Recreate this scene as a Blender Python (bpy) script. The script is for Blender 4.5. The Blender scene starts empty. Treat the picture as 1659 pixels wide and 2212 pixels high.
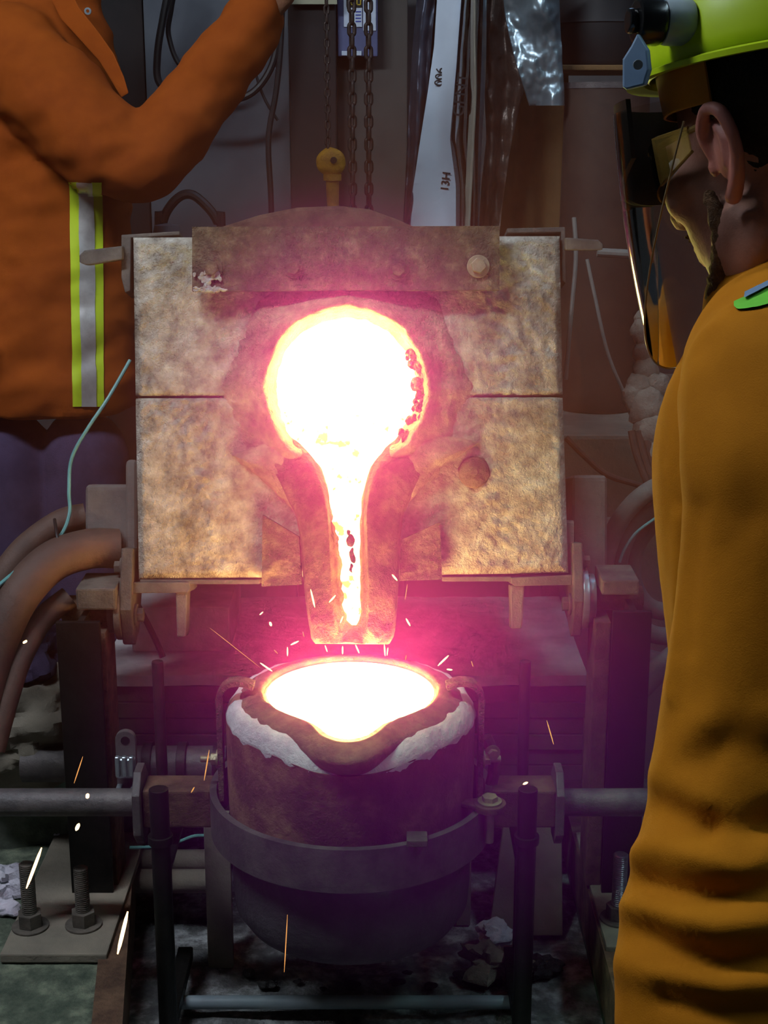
import bpy, bmesh, math, random
from mathutils import Vector, Matrix, noise, Euler
random.seed(7)
SC = bpy.context.scene
COL = SC.collection
PI = math.pi
sin, cos = math.sin, math.cos

# ------------------------------------------------------------------ camera
FPX = 3200.0
PITCH = math.radians(15.0)
CAM = Vector((0.0, 0.0, 1.60))
FWD = Vector((0, cos(PITCH), -sin(PITCH)))
UPV = Vector((0, sin(PITCH), cos(PITCH)))
cd = bpy.data.cameras.new('camera')
cam = bpy.data.objects.new('camera', cd)
COL.objects.link(cam)
cam.location = CAM
cam.rotation_euler = (PI/2 - PITCH, 0, 0)
cd.sensor_fit = 'VERTICAL'
cd.sensor_height = 24.0
cd.lens = 24.0*FPX/2212.0
cd.clip_start = 0.05
SC.camera = cam

# ------------------------------------------------------------------ world, shop lights, exposure
w = bpy.data.worlds.new('world'); SC.world = w
w.use_nodes = True
w.node_tree.nodes['Background'].inputs[0].default_value = (0.28, 0.34, 0.42, 1)
w.node_tree.nodes['Background'].inputs[1].default_value = 0.05
def area(name, loc, rot, sx, sy, power, col):
    l = bpy.data.lights.new(name, 'AREA'); l.shape = 'RECTANGLE'; l.size = sx; l.size_y = sy
    l.energy = power; l.color = col
    o = bpy.data.objects.new(name, l); COL.objects.link(o)
    o.location = loc; o.rotation_euler = [math.radians(a) for a in rot]
    return o
# two fluorescent battens under the shop ceiling, behind and beside the photographer
area('shop_batten', (1.6, 1.2, 3.3), (0, 10, 0), 0.25, 1.5, 15, (0.62, 0.86, 1.0))
area('shop_batten', (-1.3, 1.45, 3.2), (32, -8, 0), 1.5, 0.25, 56, (0.78, 0.89, 1.0))
area('shop_batten', (0.9, 3.4, 3.3), (-8, 0, 0), 1.5, 0.25, 8, (0.45, 0.68, 1.0))
SC.view_settings.view_transform = 'Standard'
SC.view_settings.look = 'None'
SC.view_settings.gamma = 1.0
SC.view_settings.use_curve_mapping = False
SC.view_settings.exposure = 0.0
SC.cycles.volume_bounces = 0
SC.cycles.max_bounces = 6
SC.cycles.diffuse_bounces = 1
SC.cycles.glossy_bounces = 2
SC.cycles.transparent_max_bounces = 8
SC.cycles.adaptive_threshold = 0.12
SC.cycles.adaptive_min_samples = 14
SC.cycles.use_light_tree = False
SC.cycles.volume_step_rate = 10.0
SC.cycles.use_denoising = True

# ------------------------------------------------------------------ pixel helpers (real places along the sight lines, measured once)
def D(px, py, t):
    """world point seen at pixel (px,py) of the photograph at depth t along the view axis"""
    return CAM + t*(FWD + Vector((1, 0, 0))*((px-829.5)/FPX) + UPV*(-(py-1106)/FPX))
def WY(px, py, Y):
    d = FWD + Vector((1, 0, 0))*((px-829.5)/FPX) + UPV*(-(py-1106)/FPX)
    return CAM + d*((Y-CAM.y)/d.y)
def WZ(px, py, z):
    d = FWD + Vector((1, 0, 0))*((px-829.5)/FPX) + UPV*(-(py-1106)/FPX)
    return CAM + d*((z-CAM.z)/d.z)
FD = 2.75
FURN_ROT = Euler((-PITCH, 0, 0))
FURN_LOC = CAM + FWD*FD
def FL(px, py, d=0.0):
    """furnace-local point: face plane is local y=0, d metres proud of it"""
    s = (FD-d)/FPX
    return Vector(((px-829.5)*s, -d, -(py-1106)*s))

# ------------------------------------------------------------------ colours / materials
def lin(c):
    o = []
    for v in c[:3]:
        v = v/255.0
        o.append(v/12.92 if v <= 0.04045 else ((v+0.055)/1.055)**2.4)
    return (o[0], o[1], o[2], 1.0)
MATS = {}
def mat(name, c1, c2=None, rough=0.7, metal=0.0, scale=12.0, bump=0.0, bscale=60.0, c3=None, spec=0.5, contrast=(0.35, 0.65), detail=4.0, bdist=0.01, big=None):
    if name in MATS: return MATS[name]
    m = bpy.data.materials.new(name); m.use_nodes = True
    nt = m.node_tree; N = nt.nodes; L = nt.links
    b = N['Principled BSDF']
    b.inputs['Roughness'].default_value = rough
    b.inputs['Metallic'].default_value = metal
    b.inputs['Specular IOR Level'].default_value = spec
    b.inputs['Base Color'].default_value = lin(c1)
    tc = N.new('ShaderNodeTexCoord')
    if c2:
        n = N.new('ShaderNodeTexNoise'); n.inputs['Scale'].default_value = scale; n.inputs['Detail'].default_value = detail
        n.inputs['Roughness'].default_value = 0.65
        L.new(tc.outputs['Object'], n.inputs['Vector'])
        r = N.new('ShaderNodeValToRGB')
        r.color_ramp.elements[0].position = contrast[0]; r.color_ramp.elements[0].color = lin(c1)
        r.color_ramp.elements[1].position = contrast[1]; r.color_ramp.elements[1].color = lin(c2)
        if c3:
            e = r.color_ramp.elements.new(0.5*(contrast[0]+contrast[1])); e.color = lin(c3)
        L.new(n.outputs['Fac'], r.inputs['Fac'])
        col = r.outputs['Color']
        if big:
            n3 = N.new('ShaderNodeTexNoise'); n3.inputs['Scale'].default_value = big[0]; n3.inputs['Detail'].default_value = 5.0; n3.inputs['Roughness'].default_value = 0.7
            L.new(tc.outputs['Object'], n3.inputs['Vector'])
            r3 = N.new('ShaderNodeValToRGB'); r3.color_ramp.elements[0].position = 0.36; r3.color_ramp.elements[0].color = (*big[1], 1)
            r3.color_ramp.elements[1].position = 0.58; r3.color_ramp.elements[1].color = (1, 1, 1, 1)
            L.new(n3.outputs['Fac'], r3.inputs['Fac'])
            mx = N.new('ShaderNodeMix'); mx.data_type = 'RGBA'; mx.blend_type = 'MULTIPLY'; mx.inputs[0].default_value = 1.0
            L.new(col, mx.inputs[6]); L.new(r3.outputs['Color'], mx.inputs[7]); col = mx.outputs[2]
        L.new(col, b.inputs['Base Color'])
    if bump > 0:
        n2 = N.new('ShaderNodeTexNoise'); n2.inputs['Scale'].default_value = bscale; n2.inputs['Detail'].default_value = 4.0
        n2.inputs['Roughness'].default_value = 0.7
        L.new(tc.outputs['Object'], n2.inputs['Vector'])
        bp = N.new('ShaderNodeBump'); bp.inputs['Strength'].default_value = bump; bp.inputs['Distance'].default_value = bdist
        L.new(n2.outputs['Fac'], bp.inputs['Height'])
        L.new(bp.outputs['Normal'], b.inputs['Normal'])
    MATS[name] = m
    return m
def emit(name, col, strength, c2=None, s2=1.0, scale=30.0, pos=(0.45, 0.6)):
    m = bpy.data.materials.new(name); m.use_nodes = True
    nt = m.node_tree; N = nt.nodes; L = nt.links
    for n in list(N): N.remove(n)
    out = N.new('ShaderNodeOutputMaterial'); e = N.new('ShaderNodeEmission')
    e.inputs[0].default_value = (*col, 1); e.inputs[1].default_value = strength
    L.new(e.outputs[0], out.inputs[0])
    if c2:
        tc = N.new('ShaderNodeTexCoord'); n = N.new('ShaderNodeTexNoise'); n.inputs['Scale'].default_value = scale
        n.inputs['Detail'].default_value = 5
        L.new(tc.outputs['Object'], n.inputs['Vector'])
        r = N.new('ShaderNodeValToRGB')
        r.color_ramp.elements[0].position = pos[0]; r.color_ramp.elements[0].color = (*[v*s2/strength for v in c2], 1)
        r.color_ramp.elements[1].position = pos[1]; r.color_ramp.elements[1].color = (*col, 1)
        L.new(n.outputs['Fac'], r.inputs['Fac']); L.new(r.outputs['Color'], e.inputs[0])
    MATS[name] = m
    return m

# molten iron and what glows with it
HOT = (1.0, 0.60, 0.22)
emit('melt_mouth', HOT, 40.0)
emit('melt_pool', HOT, 52.0, (1.0, 0.62, 0.24), 5.0, 26.0, (0.36, 0.44))
emit('melt_stream', HOT, 16.0, (1.0, 0.45, 0.12), 2.2, 42.0, (0.34, 0.44))
emit('spark', (1.0, 0.62, 0.28), 4.0)
emit('spark_dim', (1.0, 0.42, 0.12), 0.9)
for k in ('spark', 'spark_dim'): MATS[k].cycles.emission_sampling = 'NONE'

mat('refractory', (140, 130, 120), (244, 234, 222), 0.92, 0, 24, 1.0, 130, c3=(204, 190, 174), spec=0.2, contrast=(0.28, 0.74), bdist=0.010, big=(4.5, (0.50, 0.45, 0.38)))
mat('refractory_dark', (92, 70, 54), (158, 128, 96), 0.92, 0, 14, 0.9, 70, c3=(128, 100, 76), spec=0.2)
mat('patch', (116, 94, 80), (208, 180, 152), 0.9, 0, 18, 1.0, 90, c3=(166, 138, 114), spec=0.25, contrast=(0.3, 0.7), bdist=0.010)
mat('spout_clay', (82, 60, 46), (146, 114, 84), 0.85, 0, 22, 1.0, 80, c3=(112, 86, 64), spec=0.3, bdist=0.012)
mat('slag_white', (206, 200, 196), (150, 130, 110), 0.8, 0, 40, 0.8, 120)
mat('dusty_steel', (72, 64, 58), (112, 100, 90), 0.75, 0.15, 14, 0.3, 120, c3=(92, 82, 74))
mat('scale_steel', (72, 58, 46), (150, 126, 100), 0.8, 0.05, 34, 1.0, 110, c3=(106, 88, 68), contrast=(0.3, 0.7), bdist=0.010, big=(5.0, (0.55, 0.5, 0.42)))
mat('dark_steel', (30, 24, 22), (52, 42, 36), 0.55, 0.4, 20, 0.2, 90)
mat('black_steel', (14, 12, 12), (28, 24, 22), 0.5, 0.4, 24, 0.15, 90)
mat('shank_steel', (74, 68, 70), (108, 98, 96), 0.55, 0.3, 18, 0.25, 100)
mat('rust_steel', (74, 50, 38), (112, 82, 62), 0.8, 0.2, 25, 0.4, 80)
mat('brass_bolt', (138, 120, 96), (176, 156, 128), 0.5, 0.5, 30, 0.2, 80)
mat('galv', (128, 136, 142), (168, 174, 180), 0.35, 0.7, 20, 0.05, 60)
mat('concrete', (86, 92, 84), (130, 134, 122), 0.95, 0, 10, 0.5, 60, c3=(104, 108, 98), spec=0.2)
mat('plinth_concrete', (62, 70, 60), (128, 132, 112), 0.95, 0, 26, 0.6, 90, c3=(90, 96, 82), spec=0.2, contrast=(0.3, 0.72))
mat('floor_dirt', (74, 74, 76), (200, 200, 202), 0.97, 0, 16, 0.9, 70, c3=(118, 116, 116), spec=0.15, contrast=(0.3, 0.7))
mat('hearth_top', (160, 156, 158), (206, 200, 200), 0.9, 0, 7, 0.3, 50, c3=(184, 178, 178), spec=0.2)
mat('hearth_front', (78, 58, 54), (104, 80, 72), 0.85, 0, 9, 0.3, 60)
mat('crucible', (104, 80, 68), (156, 122, 98), 0.8, 0, 16, 0.4, 70, c3=(128, 98, 80), spec=0.3)
mat('fibre', (224, 216, 226), (190, 180, 194), 0.95, 0, 18, 0.5, 70, spec=0.1)
mat('shell_steel', (84, 48, 38), (150, 104, 80), 0.8, 0.05, 10, 0.5, 50, c3=(108, 66, 52))
mat('hose_rubber', (74, 52, 44), (98, 70, 58), 0.7, 0, 8, 0.15, 80)
mat('hose_grey', (96, 92, 88), (126, 120, 112), 0.75, 0, 8, 0.15, 80)
mat('cable_black', (16, 16, 18), (30, 28, 30), 0.5, 0, 20)
mat('wire_teal', (84, 140, 138), (104, 160, 156), 0.45, 0, 20)
mat('jacket_orange', (186, 112, 14), (204, 126, 20), 0.85, 0, 6, 0.25, 900, spec=0.15)
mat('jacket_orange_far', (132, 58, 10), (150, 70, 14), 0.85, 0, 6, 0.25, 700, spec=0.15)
mat('hivis', (196, 214, 30), (184, 202, 28), 0.7, 0, 20)
mat('hivis_green', (120, 210, 60), (104, 196, 50), 0.7, 0, 20)
mat('reflective', (190, 182, 178), (172, 164, 160), 0.4, 0.2, 40)
mat('trousers', (58, 44, 72), (76, 60, 92), 0.9, 0, 8, 0.3, 300)
mat('helmet', (190, 216, 20), (178, 204, 18), 0.35, 0, 5, spec=0.5)
mat('helmet_inner_lit', (224, 150, 40), (206, 132, 30), 0.6, 0, 5)  # orange light of the melt painted into the base colour
mat('knob_black', (10, 10, 11), (18, 18, 20), 0.25, 0, 20)
mat('plastic_grey', (150, 160, 166), (136, 148, 156), 0.5, 0, 10)
mat('plastic_blue', (120, 146, 176), (104, 130, 162), 0.5, 0, 10)
mat('skin', (176, 122, 104), (196, 140, 120), 0.6, 0, 30, 0.15, 200)
mat('ear_skin', (196, 120, 108), (206, 134, 120), 0.5, 0, 30, 0.1, 200)
mat('hair', (18, 13, 10), (40, 30, 24), 0.7, 0, 60, 0.6, 220)
mat('beard', (84, 56, 36), (128, 90, 58), 0.85, 0, 90, 0.7, 260)
mat('glove', (110, 70, 46), (134, 90, 60), 0.85, 0, 12, 0.3, 200)
mat('wall_dim', (72, 70, 70), (92, 88, 86), 0.95, 0, 2.5, 0.1, 30)
mat('panel_grey', (96, 98, 104), (80, 82, 90), 0.8, 0, 3)
mat('column_dark', (26, 18, 18), (40, 28, 26), 0.8, 0, 6)
mat('beige_board', (176, 168, 140), (160, 152, 126), 0.8, 0, 6)
mat('chain_steel', (44, 36, 34), (72, 60, 54), 0.5, 0.5, 30)
mat('yellow_hook', (200, 140, 20), (168, 108, 18), 0.6, 0, 30, 0.4, 120)
mat('foil', (120, 136, 146), (168, 182, 190), 0.34, 0.7, 8, 0.25, 9)
mat('foil_dark', (58, 62, 76), (92, 96, 110), 0.38, 0.6, 10, 0.3, 10)
mat('foil_brown', (76, 62, 56), (104, 88, 78), 0.35, 0.5, 10, 0.4, 20)
mat('paper_white', (206, 214, 226), (190, 198, 212), 0.8, 0, 5)
mat('plastic_film', (130, 124, 112), (160, 152, 138), 0.3, 0.1, 6)
mat('tan_sheet', (132, 96, 54), (108, 78, 46), 0.85, 0, 5, 0.2, 30)
mat('barrel_dark', (22, 20, 22), (34, 30, 30), 0.6, 0.2, 8)
mat('barrel_brown', (56, 40, 34), (74, 54, 44), 0.7, 0.1, 8)
mat('bench_grey', (116, 106, 94), (140, 128, 112), 0.9, 0, 6, 0.3, 40)
mat('port_grey', (88, 80, 78), (112, 102, 98), 0.85, 0, 9, 0.3, 50)
mat('panel_brown', (84, 76, 70), (70, 62, 58), 0.85, 0, 4)
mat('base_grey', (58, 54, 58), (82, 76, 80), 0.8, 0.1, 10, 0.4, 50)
mat('rag', (150, 138, 124), (112, 100, 88), 0.95, 0, 14, 0.6, 50)
mat('control_blue', (88, 92, 132), (76, 80, 116), 0.6, 0, 8)
mat('label_white', (210, 214, 226), (196, 200, 214), 0.7, 0, 10)
mat('ink_black', (20, 20, 22), None, 0.7)
mat('label_yellow', (214, 176, 40), None, 0.7)
mat('ink_blue', (70, 80, 170), None, 0.7)
mat('clinker', (26, 24, 26), (54, 48, 46), 0.6, 0.1, 30, 0.8, 60)

# transparent polycarbonate of the face shield and the safety glasses
def clear(name, tint, fac):
    m = bpy.data.materials.new(name); m.use_nodes = True
    nt = m.node_tree; N = nt.nodes; L = nt.links
    for n in list(N): N.remove(n)
    out = N.new('ShaderNodeOutputMaterial'); mx = N.new('ShaderNodeMixShader')
    tr = N.new('ShaderNodeBsdfTransparent'); tr.inputs[0].default_value = (*tint, 1)
    gl = N.new('ShaderNodeBsdfGlossy'); gl.inputs['Roughness'].default_value = 0.06
    lw = N.new('ShaderNodeLayerWeight'); lw.inputs['Blend'].default_value = fac
    L.new(lw.outputs['Fresnel'], mx.inputs[0]); L.new(tr.outputs[0], mx.inputs[1]); L.new(gl.outputs[0], mx.inputs[2])
    L.new(mx.outputs[0], out.inputs[0])
    MATS[name] = m
clear('visor_clear', (0.90, 0.84, 0.74), 0.22)
clear('glasses_clear', (0.85, 0.80, 0.62), 0.35)
mat('visor_dark', (30, 20, 14), (42, 30, 20), 0.4)
mat('visor_edge', (150, 125, 90), None, 0.2, 0.2)
mat('glasses_frame', (150, 120, 60), (130, 100, 50), 0.3)
m_ = bpy.data.materials.new('glasses_tint'); m_.use_nodes = True
b_ = m_.node_tree.nodes['Principled BSDF']; b_.inputs['Base Color'].default_value = lin((196, 160, 80)); b_.inputs['Roughness'].default_value = 0.15; b_.inputs['Alpha'].default_value = 0.45
MATS['glasses_tint'] = m_
clear('film_clear', (0.80, 0.80, 0.80), 0.45)

# ------------------------------------------------------------------ mesh building
class MB:
    def __init__(s): s.v = []; s.f = []; s.sm = []
    def add(s, vs, fs, smooth=False):
        o = len(s.v); s.v += [Vector(v) for v in vs]
        for f in fs: s.f.append(tuple(i+o for i in f)); s.sm.append(smooth)
        return s
    def box(s, lo, hi, M=None):
        x0, y0, z0 = lo; x1, y1, z1 = hi
        vs = [Vector(p) for p in ((x0,y0,z0),(x1,y0,z0),(x1,y1,z0),(x0,y1,z0),(x0,y0,z1),(x1,y0,z1),(x1,y1,z1),(x0,y1,z1))]
        if M: vs = [M @ p for p in vs]
        return s.add(vs, [(0,3,2,1),(4,5,6,7),(0,1,5,4),(1,2,6,5),(2,3,7,6),(3,0,4,7)])
    def prism(s, a, b, smooth=False):
        """two matching outlines (lists of points) joined and capped"""
        n = len(a)
        fs = [tuple(range(n-1, -1, -1)), tuple(range(n, 2*n))]
        fs += [(i, (i+1) % n, n+(i+1) % n, n+i) for i in range(n)]
        return s.add(list(a)+list(b), fs, smooth)
    def rings(s, rs, cap=True, smooth=True, closed=True):
        n = len(rs[0]); vs = [p for r in rs for p in r]; fs = []
        m = n if closed else n-1
        for i in range(len(rs)-1):
            for j in range(m):
                fs.append((i*n+j, i*n+(j+1) % n, (i+1)*n+(j+1) % n, (i+1)*n+j))
        if cap and closed:
            fs.append(tuple(range(n-1, -1, -1))); fs.append(tuple((len(rs)-1)*n+j for j in range(n)))
        return s.add(vs, fs, smooth)
    def tube(s, pts, r, n=12, cap=True, smooth=True, flat=1.0):
        pts = [Vector(p) for p in pts]
        rs = r if isinstance(r, (list, tuple)) else [r]*len(pts)
        rings = []; prev = None
        for i, p in enumerate(pts):
            a = pts[max(i-1, 0)]; b = pts[min(i+1, len(pts)-1)]
            t = (b-a).normalized()
            if prev is None:
                u = t.orthogonal().normalized()
                if abs(t.z) < 0.9: u = (Vector((0,0,1)) - t*t.z).normalized()
            else:
                u = (prev - t*prev.dot(t)).normalized()
            prev = u; v = t.cross(u)
            rings.append([p + (u*cos(2*PI*k/n)*flat + v*sin(2*PI*k/n))*rs[i] for k in range(n)])
        return s.rings(rings, cap, smooth)
    def cyl(s, a, b, r, n=24, r2=None):
        a = Vector(a); b = Vector(b); t = (b-a).normalized(); u = t.orthogonal().normalized(); v = t.cross(u)
        r2 = r if r2 is None else r2
        A = [a+(u*cos(2*PI*k/n)+v*sin(2*PI*k/n))*r for k in range(n)]
        B = [b+(u*cos(2*PI*k/n)+v*sin(2*PI*k/n))*r2 for k in range(n)]
        o = len(s.v); s.v += A+B
        for k in range(n):
            s.f.append((o+k, o+(k+1) % n, o+n+(k+1) % n, o+n+k)); s.sm.append(n > 8)
        s.f.append(tuple(o+n-1-k for k in range(n))); s.sm.append(False)
        s.f.append(tuple(o+n+k for k in range(n))); s.sm.append(False)
        return s
    def ell(s, c, r, nu=20, nv=14, M=None):
        c = Vector(c); rr = []
        vs = [Vector((0,0,-1))]
        for i in range(1, nv):
            a = -PI/2+PI*i/nv
            for k in range(nu): vs.append(Vector((cos(a)*cos(2*PI*k/nu), cos(a)*sin(2*PI*k/nu), sin(a))))
        vs.append(Vector((0,0,1)))
        out = []
        for p in vs:
            q = Vector((p.x*r[0], p.y*r[1], p.z*r[2]))
            if M: q = M @ q
            out.append(q+c)
        fs = [(0, 1+(k+1) % nu, 1+k) for k in range(nu)]
        for i in range(nv-2):
            b = 1+i*nu
            fs += [(b+k, b+(k+1) % nu, b+nu+(k+1) % nu, b+nu+k) for k in range(nu)]
        b = 1+(nv-2)*nu; e = len(vs)-1
        fs += [(b+k, b+(k+1) % nu, e) for k in range(nu)]
        return s.add(out, fs, True)
    def lathe(s, prof, c=(0,0,0), n=64, rf=None):
        """profile [(r,z)...] turned round z; rf(phi, r, z)->(r,z) may change it by angle"""
        c = Vector(c); rings = []
        for r, z in prof:
            ring = []
            for k in range(n):
                p = 2*PI*k/n
                rr, zz = rf(p, r, z) if rf else (r, z)
                ring.append(c+Vector((rr*sin(p), -rr*cos(p), zz)))
            rings.append(ring)
        return s.rings(rings, cap=False, smooth=True)
    def grid(s, fn, nu, nv, smooth=True, thick=None):
        """fn(u,v)->point, u,v in 0..1; thick is an offset vector for a closed slab"""
        P = [[Vector(fn(i/nu, j/nv)) for i in range(nu+1)] for j in range(nv+1)]
        W_ = nu+1; vs = [p for r in P for p in r]
        fs = [(j*W_+i, j*W_+i+1, (j+1)*W_+i+1, (j+1)*W_+i) for j in range(nv) for i in range(nu)]
        if thick is not None:
            th = Vector(thick); o = len(vs); vs += [p+th for p in vs]
            fs2 = [tuple(o+i for i in reversed(f)) for f in fs]
            ed = [i for i in range(W_)] + [j*W_+nu for j in range(1, nv+1)] + [nv*W_+i for i in range(nu-1, -1, -1)] + [j*W_ for j in range(nv-1, 0, -1)]
            sk = [(ed[(k+1) % len(ed)], ed[k], o+ed[k], o+ed[(k+1) % len(ed)]) for k in range(len(ed))]
            fs = fs+fs2+sk
        return s.add(vs, fs, smooth)
    def xf(s, M, start=0):
        for i in range(start, len(s.v)): s.v[i] = M @ s.v[i]
        return s
    def noise(s, amp, scale, seed=0.0):
        for i, p in enumerate(s.v):
            q = p*scale+Vector((seed, seed*1.7, -seed))
            s.v[i] = p+Vector((noise.noise(q), noise.noise(q+Vector((11,5,3))), noise.noise(q+Vector((-7,9,21)))))*amp
        return s
    def mesh(s, name, m, bevel=0.0, bseg=2, sharp=35):
        me = bpy.data.meshes.new(name)
        me.from_pydata([tuple(p) for p in s.v], [], s.f)
        me.polygons.foreach_set('use_smooth', s.sm)
        bm = bmesh.new(); bm.from_mesh(me)
        bmesh.ops.recalc_face_normals(bm, faces=bm.faces)
        if bevel > 0:
            es = [e for e in bm.edges if len(e.link_faces) == 2 and e.calc_face_angle(0) > math.radians(40)]
            bmesh.ops.bevel(bm, geom=es, offset=bevel, segments=bseg, affect='EDGES', profile=0.6)
        for e in bm.edges:
            if len(e.link_faces) == 2 and e.calc_face_angle(0) > math.radians(sharp): e.smooth = False
        bm.to_mesh(me); bm.free()
        me.materials.append(MATS[m] if isinstance(m, str) else m)
        return me
    def build(s, name, m, parent=None, bevel=0.0, bseg=2, sharp=35):
        return link(name, s.mesh(name, m, bevel, bseg, sharp), parent)
def link(name, me, parent=None):
    o = bpy.data.objects.new(name, me); COL.objects.link(o)
    if parent: o.parent = parent
    return o
def tag(o, label=None, cat=None, group=None, kind=None):
    if label: o['label'] = label
    if cat: o['category'] = cat
    if group: o['group'] = group
    if kind: o['kind'] = kind
    return o
def thing(name, label, cat, loc=(0,0,0), rot=None, group=None):
    o = bpy.data.objects.new(name, None); COL.objects.link(o); o.location = loc
    o.empty_display_size = 0.05
    if rot: o.rotation_euler = rot
    return tag(o, label, cat, group)
class Local:
    """builder of parts of one thing: world points are turned into the thing's own frame"""
    def __init__(s, name, label, cat, loc, group=None):
        s.o = thing(name, label, cat, loc, None, group); s.M = Matrix.Translation(-Vector(loc))
    def part(s, mb, name, m, bevel=0.0, parent=None, sharp=35, bseg=2):
        mb.xf(s.M); return mb.build(name, m, parent or s.o, bevel, bseg, sharp)
def one(name, mb, m, label, cat, loc, group=None, bevel=0.0, kind=None, sharp=35):
    """a thing that is one mesh, origin at loc"""
    mb.xf(Matrix.Translation(-Vector(loc))); o = mb.build(name, m, None, bevel, 2, sharp); o.location = loc
    return tag(o, label, cat, group, kind)
def remesh(name, mb, m, voxel, parent=None, smooth=6, disp=None, loc=None):
    """melt overlapping closed shapes into one continuous skin"""
    me = bpy.data.meshes.new(name); me.from_pydata([tuple(p) for p in mb.v], [], mb.f)
    bm = bmesh.new(); bm.from_mesh(me); bmesh.ops.recalc_face_normals(bm, faces=bm.faces); bm.to_mesh(me); bm.free()
    o = bpy.data.objects.new(name, me); COL.objects.link(o)
    r = o.modifiers.new('r', 'REMESH'); r.mode = 'VOXEL'; r.voxel_size = voxel; r.use_smooth_shade = True
    if smooth:
        sm = o.modifiers.new('s', 'SMOOTH'); sm.factor = 0.5; sm.iterations = smooth
    dg = bpy.context.evaluated_depsgraph_get()
    ev = o.evaluated_get(dg); nm = bpy.data.meshes.new_from_object(ev)
    o.modifiers.clear(); o.data = nm; bpy.data.meshes.remove(me)
    nm.name = name
    if disp:
        nv = [(v.co.copy(), v.normal.copy()) for v in nm.vertices]
        for v, (c, n) in zip(nm.vertices, nv): v.co = c+n*disp(c, n)
    nm.polygons.foreach_set('use_smooth', [True]*len(nm.polygons))
    nm.materials.clear(); nm.materials.append(MATS[m])
    if loc is not None:
        nm.transform(Matrix.Translation(-Vector(loc)))
        if parent is None: o.location = loc
    if parent: o.parent = parent
    return o
def fbm(p, sc, oct=4):
    a = 0; amp = 1; q = p*sc
    for i in range(oct):
        a += noise.noise(q)*amp; q = q*2.1; amp *= 0.55
    return a
def smooth01(a, b, x):
    t = min(1, max(0, (x-a)/(b-a))); return t*t*(3-2*t)
def interp(tab, x):
    """piecewise linear table [(x, a, b, ...)]"""
    if x <= tab[0][0]: return tab[0][1:]
    for p, q in zip(tab, tab[1:]):
        if x <= q[0]:
            f = (x-p[0])/(q[0]-p[0]); return tuple(u+(v-u)*f for u, v in zip(p[1:], q[1:]))
    return tab[-1][1:]
def spline(pts, n=8):
    pts = [Vector(p) for p in pts]; out = []
    for i in range(len(pts)-1):
        p0 = pts[max(i-1, 0)]; p1 = pts[i]; p2 = pts[i+1]; p3 = pts[min(i+2, len(pts)-1)]
        for k in range(n):
            t = k/n
            out.append(0.5*((2*p1)+(p2-p0)*t+(2*p0-5*p1+4*p2-p3)*t*t+(3*p1-p0-3*p2+p3)*t**3))
    out.append(pts[-1]); return out
def hexbolt(mb, c, ax, r, h, washer=True):
    c = Vector(c); ax = Vector(ax).normalized()
    if washer: mb.cyl(c, c+ax*h*0.3, r*1.5, 20)
    mb.cyl(c+ax*h*0.25, c+ax*h, r, 6)
    return mb

# ================================================================== the setting
fl = MB()
def floor_fn(u, v):
    x = -3+6*u; y = 0.2+4.6*v
    return (x, y, 0.014*fbm(Vector((x, y, 0)), 7, 3) - 0.004)
fl.grid(floor_fn, 130, 110, True, (0, 0, -0.1))
tag(fl.build('floor', 'floor_dirt'), 'dusty grey foundry floor strewn with dirt around the ladle', 'floor', kind='structure')
wb = MB().box((-3, 4.6, -0.1), (3, 4.7, 3.6)); tag(wb.build('wall_back', 'wall_dim'), 'dim grey back wall of the foundry', 'wall', kind='structure')
wb = MB().box((-3.1, -1.5, -0.1), (-3, 4.7, 3.6)); tag(wb.build('wall_left', 'wall_dim'), 'dim grey side wall of the foundry out of sight', 'wall', kind='structure')

# ------------------------------------------------------------------ concrete plinths that carry the furnace posts
def plinth(name, label, xs, y0, y1, ztop, seed):
    """xs(y)->(x_in, x_out)"""
    mb = MB()
    def f(u, v):
        y = y0+(y1-y0)*v; a, b = xs(y); x = a+(b-a)*u
        return (x, y, ztop+0.004*fbm(Vector((x, y, seed)), 22, 3))
    mb.grid(f, 40, 60, True, (0, 0, -ztop))
    o = tag(mb.build(name, 'plinth_concrete'), label, 'plinth', kind='structure')
    return o
PZ = 0.14
pl = plinth('trim_1', 'mottled green-grey concrete plinth under the left furnace post', lambda y: (-0.44-0.13*(y-2.16), -1.6), 1.7, 3.1, PZ, 1.0)
pr = plinth('trim_2', 'mottled green-grey concrete plinth under the right furnace post', lambda y: (0.40, 1.5), 1.7, 3.1, PZ, 4.0)
# steel angle edging of both plinths
for side, xs in ((-1, lambda y: -0.44-0.13*(y-2.16)), (1, lambda y: 0.40)):
    mb = MB(); ys = [1.7+1.4*i/6 for i in range(7)]
    rings = []
    for y in ys:
        x = xs(y); w_ = 0.038*(-side)*-1
        rings.append([Vector((x-side*0.006, y, PZ-0.10)), Vector((x-side*0.006, y, PZ+0.012)), Vector((x+side*0.045, y, PZ+0.012)),
                      Vector((x+side*0.045, y, PZ+0.004)), Vector((x+side*0.001, y, PZ+0.004)), Vector((x+side*0.001, y, PZ-0.10))])
    mb.rings(rings, True, False)
    o = mb.build('trim_3' if side < 0 else 'trim_4', 'rust_steel', None)
    tag(o, 'rusty steel angle edging the concrete plinth, ' + ('left of the ladle' if side < 0 else 'right of the ladle'), 'edging', kind='structure')

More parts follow.
